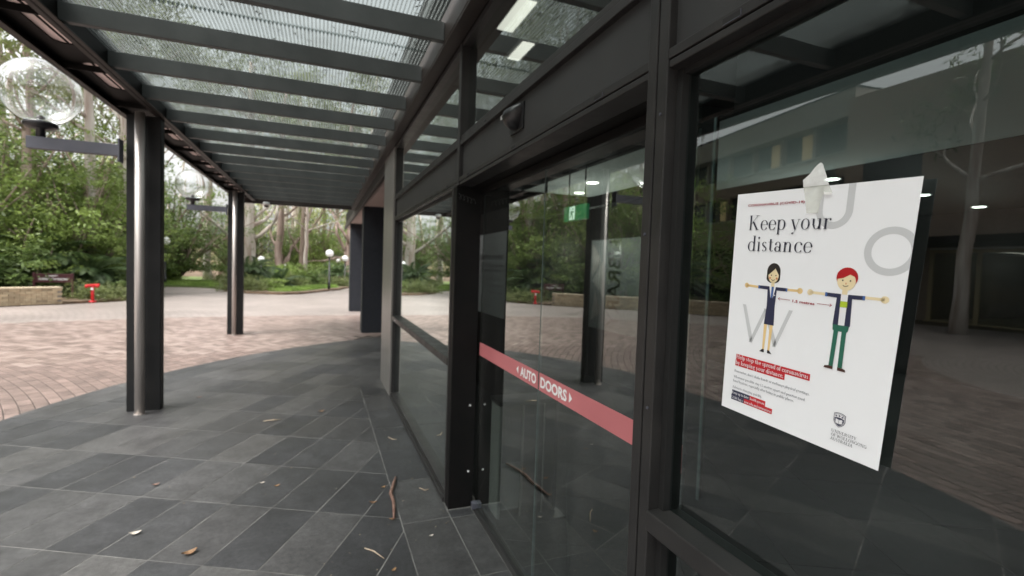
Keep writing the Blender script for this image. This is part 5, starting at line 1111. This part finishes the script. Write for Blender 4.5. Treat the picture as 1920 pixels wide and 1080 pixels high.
ab('wall', 'bldbrick', 0, LB, 0, 3.3, -9, -3.2); ab('ledge', 'conc', 0, LB, 4.9, 5.0, -.5, .08); ab('ledge', 'conc', 0, LB, 7.5, 7.6, -.5, .08)
for k in range(7):
    c = A0+ad_*(1+k*4)-an*.8; MB().tube([(c.x, c.y, 0), (c.x, c.y, 3.3)], .22, 14).build('column', M['conc'], bA, True)
for zi, (z0, z1) in enumerate(((5.0, 6.4), (7.6, 9.0))):
    for k in range(12):
        s0 = .15+k*2.15; f = ab('window', 'black', s0, s0+1.95, z0, z1, -.34, -.28)
        lit = (k+zi*2) in (3, 4, 8, 9)
        ab('pane', 'win_on' if lit else 'wglass', s0+.06, s0+.94, z0+.07, z1-.07, -.279, -.27, parent=f); ab('pane', 'wglass', s0+1.01, s0+1.89, z0+.07, z1-.07, -.279, -.27, parent=f)
        ab('pier', 'conc' if k % 4 == 0 else 'bldbrick', s0+1.95, s0+2.15, z0, z1, -.5, .02)
bB = thing('brick_wing', 'dark brick wing with a lit cream framed entrance under a flat canopy', 'building', (-24, 6, 0))
bb = lambda name, mat, *b, **k: boxpart(name, M[mat], bB, *b, **k)
bb('upper_wall', 'bldbrick', -34, -20.6, -8, 15, 3.2, 9.5); bb('canopy_slab', 'int_dark', -21.6, -19.2, -8, 15, 2.95, 3.2); bb('wall', 'bldbrick', -34, -22.2, 12.4, 15, 0, 3.2); bb('wall', 'bldbrick', -34, -22.2, -8, 4, 0, 3.2)
bb('lobby_floor', 'cream', -30, -22.0, 4, 12.4, 0, .05); bb('lobby_wall', 'conc', -30.2, -30, 4, 12.4, 0, 2.9); bb('lobby_ceiling', 'int_ceil', -30, -22.2, 4, 12.4, 2.88, 2.95)
for y in (4.0, 5.4, 7.3, 9.2, 10.7, 12.25): bb('door_frame', 'cream', -22.28, -22.18, y, y+.14, 0, 2.75)
bb('door_frame', 'cream', -22.29, -22.17, 4, 12.4, 2.75, 2.88)
for a, b in ((4.14, 5.4), (5.54, 7.3), (7.44, 9.2), (9.34, 10.7), (10.84, 12.25)): boxpart('window_pane', M['glass_in'], bB, -22.24, -22.23, a, b, .05, 2.75)
for y in (5, 7, 9, 11): bb('lit_tube', 'tube_on', -27, -24, y, y+.12, 2.84, 2.87)
for y in (-4, 1.0, 6.5, 12): bb('window', 'wglass', -20.64, -20.58, y, y+2.2, 5.2, 6.7)
pn = boxpart('entrance_poster', M['paper'], None, -22.19, -22.17, 13.0, 13.7, 1.0, 2.2); tag(pn, 'white framed poster on the dark brick wing beside the cream entrance', 'poster')
bC = thing('pale_building', 'pale low building glimpsed between trunks beyond the lawn', 'building', (-17, 72, 0))
boxpart('wall', M['conc'], bC, -24, -10, 72, 80, 0, 4.2); boxpart('roof', M['int_dark'], bC, -24.6, -9.4, 71.4, 80.6, 4.2, 4.6); boxpart('wall', M['stonecap'], bC, -20, -13.0, 71.2, 71.9, 0, 3.0)
for k in range(5): boxpart('window', M['wglass'], bC, -22.5+k*2.5, -21+k*2.5, 71.95, 72.02, 1.2, 2.6)
